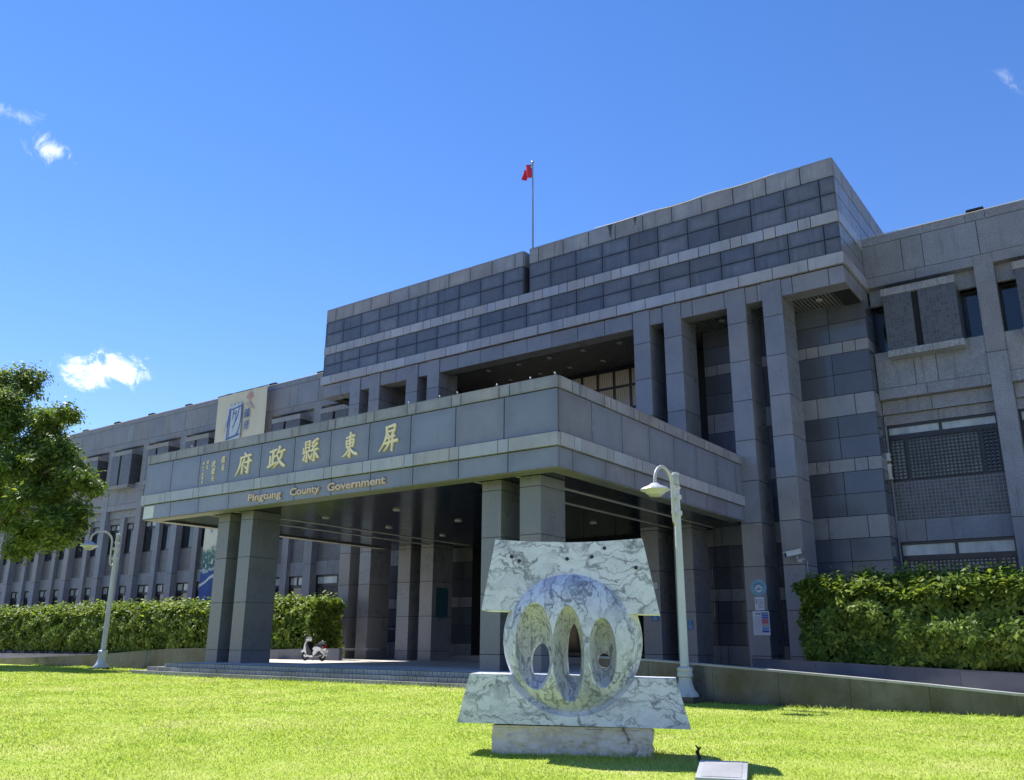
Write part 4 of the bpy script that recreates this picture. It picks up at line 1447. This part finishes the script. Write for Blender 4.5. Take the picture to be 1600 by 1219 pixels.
ww = .0042 * dd / 8 * rng.uniform(.8, 1.5, nb)
th = rng.uniform(0, 2 * np.pi, nb)
lean = rng.uniform(.4, 1.8, nb) * ll
lt = th + rng.normal(0, 1.2, nb) + 1.57
V = np.empty((nb, 3, 3), np.float32)
V[:, 0] = np.stack([gx - ww * np.cos(th), gy - ww * np.sin(th), gz - .004], 1)
V[:, 1] = np.stack([gx + ww * np.cos(th), gy + ww * np.sin(th), gz - .004], 1)
V[:, 2] = np.stack([gx + lean * np.cos(lt), gy + lean * np.sin(lt), gz + ll], 1)
gm = bpy.data.meshes.new('blades')
gm.vertices.add(nb * 3)
gm.vertices.foreach_set('co', V.reshape(-1))
gm.loops.add(nb * 3)
gm.loops.foreach_set('vertex_index', np.arange(nb * 3, dtype=np.int32))
gm.polygons.add(nb)
gm.polygons.foreach_set('loop_start', np.arange(0, nb * 3, 3, dtype=np.int32))
gm.materials.append(MT['grass'])
gm.update()
go = reg(bpy.data.objects.new('grass', gm))
tag(go, 'short bright green grass of the front lawn', 'grass', kind='stuff')

# ------------------------------------------------------------------ lamp posts
def lamp_post(label):
    root = empty('lamp_post', (0, 0, 0), label, 'street lamp', 'white lamp posts with curved arm')
    flute = lambda a, r, z: 1 + .05 * math.cos(a * 10)
    local('plinth', MB().box(-.36, .36, -.36, .36, -.3, .13).mesh('retain'), root)
    local('base', MB().lathe([(.34, .13), (.33, .19), (.24, .30), (.185, .45), (.165, .60), (.20, .62), (.21, .68), (.19, .73), (.205, .78), (.20, .84), (.15, .87)], 32).mesh('lamp_paint', 35), root)
    shaft = local('shaft', MB().lathe([(.112, .86), (.106, 1.8), (.096, 3.6), (.085, 5.6)], 40, wob=flute).mesh('lamp_paint', 60), root)
    for z in (4.92, 5.36):
        local('clamp', MB().lathe([(.10, -.06), (.135, -.06), (.135, .06), (.10, .06)], 20).box(-.05, .05, -.28, 0, -.045, .045).mesh('lamp_paint', 40), shaft, (0, 0, z))
    lan = local('lantern', MB().lathe([(.095, 0), (.10, .02), (.10, .30), (.09, .31)], 24).mesh('frost', 40), root, (0, 0, 5.66))
    local('lantern_cap', MB().lathe([(.11, 0), (.115, .05), (.10, .08), (.03, .10)], 24).mesh('lamp_paint', 40), lan, (0, 0, .312))
    local('collar', MB().lathe([(.10, 0), (.12, .02), (.12, .07), (.10, .085)], 24).mesh('lamp_paint', 40), lan, (0, 0, -.07))
    pts = [(0, -.08, 4.62), (0, -.16, 4.60), (0, -.235, 4.70), (0, -.25, 4.92), (0, -.25, 5.36), (0, -.26, 5.62)]
    for i in range(0, 11):
        a = math.pi * i / 10
        pts.append((0, -.78 + .52 * math.cos(a), 5.64 + .46 * math.sin(a)))
    pts.append((0, -1.30, 5.52))
    local('arm', MB().tube(pts, .045, 10).mesh('lamp_paint', 60), root)
    scal = lambda a, r, z: 1 + (.035 * abs(math.sin(a * 8)) if r > .3 else 0)
    sh = local('lamp_shade', MB().lathe([(.05, .16), (.10, .15), (.18, .09), (.355, .01), (.385, -.03), (.37, -.05), (.28, -.08), (.235, -.14), (.22, -.15)], 48, wob=scal).mesh('lamp_paint', 40), root, (0, -1.30, 5.42))
    local('lamp_glass', MB().lathe([(.218, -.12), (.17, -.20), (.05, -.225)], 24).mesh('lampglass', 50), sh)
    return root


def copy_tree(o, parent=None):
    c = o.copy()
    COL.objects.link(c)
    c.parent = parent
    for ch in o.children:
        copy_tree(ch, c)
    return c


lp = lamp_post('white curved-arm lamp post standing right of the marble sculpture')
lp.location = (-10.38, 22.15, -0.03)
lp2 = copy_tree(lp)
lp2.location = (-38.6, 22.15, 0.10)
lp2['label'] = 'white curved-arm lamp post in front of the left hedge'

# ------------------------------------------------------------------ sculpture
sc_root = empty('marble_sculpture', (-6.536, 10.367, 0.0), 'veined white marble sculpture of two slabs and a pierced disc', 'sculpture', rz=R(26.0))


def prism(poly, y0, y1, sub=1):
    n = len(poly)
    v = [(p[0], y0, p[1]) for p in poly] + [(p[0], y1, p[1]) for p in poly]
    f = [tuple(range(n)), tuple(reversed(range(n, 2 * n)))] + [((i + 1) % n, i, n + i, n + (i + 1) % n) for i in range(n)]
    return v, f


def tmp_obj(v, f):
    me = bpy.data.meshes.new('t')
    me.from_pydata([tuple(p) for p in v], [], f)
    bm = bmesh.new()
    bm.from_mesh(me)
    bmesh.ops.recalc_face_normals(bm, faces=bm.faces)
    bm.to_mesh(me)
    bm.free()
    o = bpy.data.objects.new('t', me)
    COL.objects.link(o)
    return o


def ellipsoid(c, r, nu=40, nv=24):
    v, f = [], []
    for j in range(1, nv):
        th_ = math.pi * j / nv
        for i in range(nu):
            a = 2 * math.pi * i / nu
            v.append((c[0] + r[0] * math.sin(th_) * math.cos(a), c[1] + r[1] * math.sin(th_) * math.sin(a), c[2] + r[2] * math.cos(th_)))
    v += [(c[0], c[1], c[2] + r[2]), (c[0], c[1], c[2] - r[2])]
    for j in range(nv - 2):
        for i in range(nu):
            f.append((j * nu + i, j * nu + (i + 1) % nu, (j + 1) * nu + (i + 1) % nu, (j + 1) * nu + i))
    t, b = len(v) - 2, len(v) - 1
    for i in range(nu):
        f.append((t, (i + 1) % nu, i))
        f.append((b, (nv - 2) * nu + i, (nv - 2) * nu + (i + 1) % nu))
    return v, f


def disc_solid(c, rad, half, p=2.6, nu=96, nv=22, back=None):
    """thick lens lying in the xz plane"""
    v, f = [], []
    prof = []
    for j in range(nv + 1):
        t = math.pi * j / nv - math.pi / 2
        prof.append((abs(math.cos(t)) ** (2 / p) * rad, math.sin(t) * (half if math.sin(t) < 0 or back is None else back)))
    for (r_, y) in prof[1:-1]:
        for i in range(nu):
            a = 2 * math.pi * i / nu
            v.append((c[0] + r_ * math.cos(a), c[1] + y, c[2] + r_ * math.sin(a)))
    m_ = len(prof) - 2
    for j in range(m_ - 1):
        for i in range(nu):
            f.append((j * nu + i, j * nu + (i + 1) % nu, (j + 1) * nu + (i + 1) % nu, (j + 1) * nu + i))
    v += [(c[0], c[1] - half, c[2]), (c[0], c[1] + (back or half), c[2])]
    t, b = len(v) - 2, len(v) - 1
    for i in range(nu):
        f.append((t, i, (i + 1) % nu))
        f.append((b, (m_ - 1) * nu + (i + 1) % nu, (m_ - 1) * nu + i))
    return v, f


def boolean(base, cutters, mats, smooth):
    base.data.materials.append(MT[mats[0]])
    for cu, mi_ in cutters:
        cu.data.materials.clear()
        cu.data.materials.append(MT[mats[mi_]])
        md = base.modifiers.new('b', 'BOOLEAN')
        md.operation = 'DIFFERENCE'
        md.solver = 'EXACT'
        md.material_mode = 'TRANSFER'
        md.object = cu
    dg = bpy.context.evaluated_depsgraph_get()
    me = bpy.data.meshes.new_from_object(base.evaluated_get(dg))
    for o in [base] + [c_[0] for c_ in cutters]:
        bpy.data.objects.remove(o)
    me.polygons.foreach_set('use_smooth', [True] * len(me.polygons))
    me.set_sharp_from_angle(angle=R(smooth))
    return me


DC, DY = (0.01, 0.30, 1.48), 0.30
T = 0.66
arc = [(-1.035 + 2.06 * i / 12, 2.785 + .045 * ((i - 6) / 6) ** 2 + (.008 if i < 6 else -.0)) for i in range(13)]
up_poly = [(-1.224, 1.865), (1.225, 1.812)] + list(reversed(arc))
upper = boolean(tmp_obj(*prism(up_poly, 0.0, T)), [], ['marble'], 30)
local('upper_slab', upper, sc_root)
lo_poly = [(-1.535, .396), (1.565, .374), (1.399, .990), (-1.371, 1.028)]
lower = boolean(tmp_obj(*prism(lo_poly, 0.0, T)), [(tmp_obj(*ellipsoid((0.01, -.05, 1.49), (1.0, .40, 1.0), 96, 48)), 0)], ['marble_grey'], 30)
local('lower_slab', lower, sc_root)
dv = disc_solid(DC, .965, .58, 3.0, back=.16)
cuts = []
for (c, r) in (((-.465, -.55, 1.38), (.30, .86, .65)), ((.015, -.55, 1.27), (.225, .88, .69)), ((.47, -.55, 1.30), (.195, .86, .50))):
    cuts.append((tmp_obj(*ellipsoid(c, r)), 1))
for (x, z, rx, rz_) in ((-.425, 1.17, .145, .26), (.035, 1.27, .105, .43), (.442, 1.205, .092, .098)):
    poly = [(x + rx * math.cos(2 * math.pi * i / 36), z + rz_ * math.sin(2 * math.pi * i / 36)) for i in range(36)]
    cuts.append((tmp_obj(*prism(poly, -1, 2)), 1))
disc = boolean(tmp_obj(*dv), cuts, ['marble_disc', 'chisel'], 42)
local('pierced_disc', disc, sc_root)
for (x, z) in ((-.80, 2.596), (-.69, 2.537), (-.017, 2.557), (.326, 2.584), (.505, 2.70), (.927, 2.431)):
    local('bolt', MB().lathe([(.028, -.012), (.026, .0), (.022, .01)], 14).mesh('black', 40), sc_root, (x, -.004, z), (R(90), 0, 0))
# rough pedestal
bm = bmesh.new()
bmesh.ops.create_cube(bm, size=1)
bmesh.ops.subdivide_edges(bm, edges=bm.edges, cuts=40, use_grid_fill=True)
for v in bm.verts:
    fx = v.co.x
    x = v.co.x * 2.12
    z = (v.co.z + .5) * .43 - .06
    y = .36 + v.co.y * .62
    if v.co.z < .45:
        d = .034 * fbm(x * 4, y * 4, z * 5) + .022 * fbm(x * 13, y * 13, z * 13)
        y += d * (-1 if v.co.y < 0 else 1) if abs(v.co.y) > .49 else 0
        x += d if abs(v.co.x) > .49 else 0
        x -= .02 * v.co.x * 2 * (.4 - z)
    v.co = (x, y, z)
pm = bpy.data.meshes.new('pedestal')
bm.to_mesh(pm)
bm.free()
pm.materials.append(MT['rock'])
local('pedestal', pm, sc_root)

# marble name plaque lying tilted in the grass
pq = empty('stone_plaque', (-4.24, 9.90, 0.0), 'small pale stone plaque lying in the grass beside the sculpture', 'plaque', rz=R(20))
MT['plaque'] = granite('pale_plaque_marble', (0.40, 0.41, 0.43), 0.35, 0.06, 0.2, 0.02, 0.1, 20)
MT['plaque_face'] = granite('engraved_plaque_face', (0.34, 0.355, 0.39), 0.4, 0.1, 0.2, 0.02, 0.1, 28)
v = [(-.27, -.42, 0), (.27, -.42, 0), (.27, .42, 0), (-.27, .42, 0), (-.27, -.42, .05), (.27, -.42, .05), (.27, .42, .13), (-.27, .42, .13)]
local('slab', MB().add(v, [(0, 3, 2, 1), (4, 5, 6, 7), (0, 1, 5, 4), (1, 2, 6, 5), (2, 3, 7, 6), (3, 0, 4, 7)]).mesh('plaque'), pq)
v = [(-.215, -.36, .0597), (.215, -.36, .0597), (.215, .36, .1283), (-.215, .36, .1283)]
local('face', MB().add(v, [(0, 1, 2, 3)]).mesh('plaque_face'), pq)

# dead stalk beside it
tw = MB().tube([(0, 0, -.05), (.02, 0, .05), (-.01, 0, .11), (.015, 0, .15), (-.03, 0, .19)], [.012, .022, .028, .02, .006], 7).tube([(.0, 0, .13), (.04, 0, .17)], [.016, .012], 6)
o = tw.build('dead_stalk', 'twig', None, (-5.05, 11.05, 0.0), 60)
tag(o, 'short dark dead plant stalk in the grass beside the pedestal', 'stalk')

# ------------------------------------------------------------------ scooter
scw = empty('motor_scooter', (-35.75, 32.0, 0.425), 'white motor scooter parked by the left planter wall', 'scooter')
def wheel(x):
    w = local('wheel', MB().lathe([(.05, -.05), (.06, -.055), (.06, .055), (.05, .05)], 16).mesh('chrome', 40), scw, (x, 0, .24), (R(90), 0, 0))
    tor = MB()
    pts = [(.185 * math.cos(2 * math.pi * i / 24), .185 * math.sin(2 * math.pi * i / 24), 0) for i in range(25)]
    tor.tube(pts, .055, 10, cap=False)
    local('tyre', tor.mesh('rubber', 60), w)
    sp = MB()
    for i in range(5):
        a = 2 * math.pi * i / 5
        sp.tube([(.05 * math.cos(a), .05 * math.sin(a), 0), (.15 * math.cos(a), .15 * math.sin(a), 0)], .016, 6)
    rim = [(.14 * math.cos(2 * math.pi * i / 24), .14 * math.sin(2 * math.pi * i / 24), 0) for i in range(25)]
    sp.tube(rim, .02, 6, cap=False)
    local('rim', sp.mesh('slat', 60), w)
wheel(-.66)
wheel(.62)
def slabshape(poly, hw, taper=.7):
    """side outline swelled to a body: full width in the middle, narrower at the rim"""
    n = len(poly)
    cx_ = sum(p[0] for p in poly) / n
    cz_ = sum(p[1] for p in poly) / n
    v, f = [], []
    for (sy, kx) in ((-1, .86), (-.6, 1.0), (.6, 1.0), (1, .86)):
        for p in poly:
            v.append((cx_ + (p[0] - cx_) * kx, sy * hw, cz_ + (p[1] - cz_) * kx))
    for r_ in range(3):
        for i in range(n):
            f.append((r_ * n + i, r_ * n + (i + 1) % n, (r_ + 1) * n + (i + 1) % n, (r_ + 1) * n + i))
    f.append(tuple(reversed(range(n))))
    f.append(tuple(range(3 * n, 4 * n)))
    return MB().add(v, f)
local('front_shield', slabshape([(-.66, .46), (-.56, .42), (-.42, .30), (-.36, .28), (-.44, .55), (-.50, .80), (-.44, 1.0), (-.47, 1.03), (-.58, .85), (-.63, .62)], .19).mesh('scooter', 50), scw)
local('leg_panel', slabshape([(-.42, .32), (-.15, .26), (-.02, .34), (-.08, .5), (-.28, .7), (-.40, .95), (-.46, .82), (-.44, .55)], .17).mesh('black', 50), scw)
local('footboard', slabshape([(-.45, .22), (-.1, .18), (.12, .24), (.1, .30), (-.1, .27), (-.42, .33)], .2).mesh('scooter', 50), scw)
local('rear_body', slabshape([(.02, .36), (.12, .52), (.0, .60), (.10, .70), (.38, .72), (.66, .66), (.74, .60), (.60, .52), (.40, .48), (.22, .30), (.1, .22)], .18).mesh('scooter', 50), scw)
local('seat', slabshape([(.06, .71), (.18, .82), (.40, .86), (.62, .88), (.74, .84), (.70, .70), (.40, .735)], .15).mesh('black', 50), scw)
local('front_fender', slabshape([(-.95, .42), (-.86, .52), (-.68, .56), (-.52, .48), (-.50, .40), (-.66, .46), (-.80, .44)], .09).mesh('scooter', 50), scw)
local('rear_fender', slabshape([(.52, .48), (.70, .50), (.84, .40), (.93, .26), (.84, .24), (.72, .36), (.56, .42)], .1).mesh('scooter', 50), scw)
local('tail_light', slabshape([(.66, .70), (.78, .74), (.80, .62), (.72, .60)], .12).mesh('redlens', 50), scw)
local('grab_rail', MB().tube([(.4, .1, .86), (.66, .1, .96), (.78, 0, .94), (.66, -.1, .96), (.4, -.1, .86)], .018, 8).mesh('chrome', 60), scw)
hd = local('handlebar', slabshape([(-.56, 1.0), (-.40, .98), (-.36, 1.08), (-.44, 1.18), (-.54, 1.14)], .13).mesh('scooter', 50), scw)
local('grip', MB().tube([(-.42, -.36, 1.10), (-.45, 0, 1.10), (-.42, .36, 1.10)], .022, 8).mesh('black', 60), hd)
for s in (-1, 1):
    local('mirror', MB().tube([(-.42, s * .2, 1.10), (-.43, s * .27, 1.26)], .008, 6).lathe([(.01, -.05), (.05, -.03), (.055, .02), (.01, .05)], 12, 0, (-.43, s * .29, 1.27)).mesh('black', 50), hd)
local('headlight', MB().lathe([(.02, -.03), (.07, -.01), (.06, .03)], 14).mesh('lampglass', 50), hd, (-.55, 0, 1.08), (0, R(-75), 0))
local('engine', MB().box(.05, .6, -.1, .1, .18, .42).mesh('black'), scw)
local('exhaust', MB().tube([(.1, -.16, .2), (.4, -.17, .22), (.78, -.18, .30)], [.03, .05, .05], 10).mesh('slat', 60), scw)
local('number_plate', MB().box(.885, .895, -.12, .12, .42, .54).mesh('white_paint'), scw)
local('stand', MB().tube([(.1, -.12, .2), (.16, -.2, .0)], .012, 6).mesh('black'), scw)
scw.scale = (1.02, 1.02, 1.02)

# ------------------------------------------------------------------ signs and fittings
YS = YM - .03
MT['sign_blue'] = plain('sky_blue_sign', (0.17, 0.34, 0.45), 0.4)
MT['sign_dark'] = plain('teal_print', (0.06, 0.16, 0.26), 0.5)
MT['paper'] = plain('notice_paper', (0.62, 0.63, 0.70), 0.5, 0, .4, .05)
MT['print_grey'] = plain('grey_print', (0.22, 0.23, 0.33), 0.6)
MT['access_blue'] = plain('access_sign_blue', (0.02, 0.17, 0.42), 0.4)
def facing(mb_pts, n=28):
    pass
rs = empty('round_sign', (-13.79, YS, 3.38), 'round sky blue sign on the portico pier above two notices', 'sign')
def disc_y(r, th, n=36):
    return MB().lathe([(r, 0), (r, th)], n)
local('disc', disc_y(.36, .03).mesh('sign_blue', 40), rs, (0, .03, .36), (R(90), 0, 0))
local('emblem', disc_y(.15, .012).mesh('paper', 40), rs, (.01, 0, .31), (R(90), 0, 0))
local('emblem_bar', MB().box(-.09, .11, -.016, -.012, .26, .32).box(-.05, .07, -.016, -.012, .35, .38).mesh('sign_dark'), rs)
arc_ = MB()
for i in range(9):
    a = R(30 + 15 * i)
    arc_.box(.21 * math.cos(a) - .022, .21 * math.cos(a) + .022, -.006, 0, .33 + .21 * math.sin(a) - .026, .33 + .21 * math.sin(a) + .026)
local('border_print', arc_.mesh('sign_dark'), rs)
n1 = empty('notice', (-13.79, YS, 2.79), 'small white notice with a red bar under the round sign', 'notice')
local('sheet', MB().box(-.21, .21, 0, .02, 0, .56).mesh('paper'), n1)
local('bar', MB().box(-.17, -.11, -.004, 0, .26, .48).mesh('redink'), n1)
lines = MB()
for i in range(7):
    lines.box(-.06, .17, -.003, 0, .10 + i * .055, .118 + i * .055)
local('text_lines', lines.mesh('print_grey'), n1)
n2 = empty('notice', (-13.77, YS, 1.77), 'large white floor notice with coloured blocks on the portico pier', 'notice')
local('sheet', MB().box(-.36, .36, 0, .02, 0, .99).mesh('paper'), n2)
MT['blk0'] = plain('notice_steel_blue', (0.10, 0.22, 0.34), .5)
MT['blk1'] = plain('notice_indigo', (0.10, 0.12, 0.42), .5)
MT['blk2'] = plain('notice_red', (0.50, 0.12, 0.18), .5)
MT['blk3'] = plain('notice_olive', (0.34, 0.36, 0.32), .5)
MT['blk4'] = plain('notice_blue', (0.14, 0.26, 0.55), .5)
MT['blk5'] = plain('notice_navy', (0.02, 0.06, 0.28), .5)
for (z0, z1, q) in ((.86, .93, 'blk0'), (.77, .85, 'blk1'), (.67, .76, 'blk1'), (.46, .66, 'blk2'), (.33, .45, 'blk3'), (.20, .32, 'blk4'), (.11, .19, 'blk5')):
    local('colour_block', MB().box(.02, .32, -.004, 0, z0, z1).mesh(q), n2)
lines = MB()
lines.box(-.24, .0, -.004, 0, .84, .91)
for i in range(9):
    lines.box(-.31, -.02, -.003, 0, .08 + i * .083, .10 + i * .083)
local('text_lines', lines.mesh('print_grey'), n2)
for (x, z, w, h, lb) in ((-17.04, 2.0, .24, .40, 'blue wheelchair access sign on the portico pier right of the sculpture'), (-18.77, 2.38, .34, .36, 'blue access sign on the pier beside the sculpture roof corner')):
    s_ = empty('access_sign', (x, YS, z), lb, 'sign')
    local('plate', MB().box(-w / 2, w / 2, 0, .02, 0, h).mesh('access_blue'), s_)
    wh = MB()
    pts = [(-.01 + .06 * math.cos(R(a)), -.006, .13 + .06 * math.sin(R(a))) for a in range(150, 420, 20)]
    wh.tube(pts, .012, 6)
    wh.tube([(-.02, -.006, .30), (-.015, -.006, .18), (.04, -.006, .18), (.075, -.006, .08)], .013, 6)
    wh.lathe([(.005, -.02), (.022, 0), (.005, .02)], 10, 0, (-.02, -.006, .335))
    local('wheelchair_symbol', wh.mesh('paper'), s_)
pp = empty('paper_notice', (-18.71, YS, 3.83), 'small grey paper notice on the pier above the access sign', 'notice')
local('sheet', MB().box(-.13, .13, 0, .015, 0, .28).mesh('paper'), pp)
lines = MB()
for i in range(4):
    lines.box(-.10, .10, -.003, 0, .05 + i * .055, .07 + i * .055)
local('text_lines', lines.mesh('print_grey'), pp)
# teal poster under the portico, on the pier's inner face
MT['teal'] = plain('dim_teal_poster', (0.02, 0.08, 0.11), 0.4)
tp_ = box('poster', (-32.30, -32.28, 37.5, 38.5, 2.7, 4.3), 'teal')
tag(tp_, 'dim teal poster on the pier face inside the portico', 'poster')
# security camera
cc = empty('security_camera', (-11.92, YM, 4.85), 'white security camera on a bracket at the right pier', 'camera')
local('bracket', MB().box(-.1, .1, -.06, 0, -.12, .02).tube([(0, -.05, -.02), (0, -.3, .0), (0, -.34, .12)], .03, 8).mesh('lamp_paint', 50), cc)
local('housing', MB().box(-.1, .1, -.32, .32, -.08, .1).mesh('lamp_paint'), cc, (-.12, -.42, .22), (R(12), 0, R(-55)))
local('sunshield', MB().box(-.13, .13, -.40, .34, .104, .125).mesh('white_paint'), cc, (-.12, -.42, .22), (R(12), 0, R(-55)))
local('lens', MB().lathe([(.07, 0), (.06, .03)], 16).mesh('black', 40), cc, (-.385, -.60, .155), (R(90), 0, R(-55)))
local('conduit', MB().tube([(.05, -.03, .0), (.2, -.03, .0), (.205, .3, -.05), (.205, .3, -4.3)], .022, 6).mesh('lamp_paint', 50), cc)
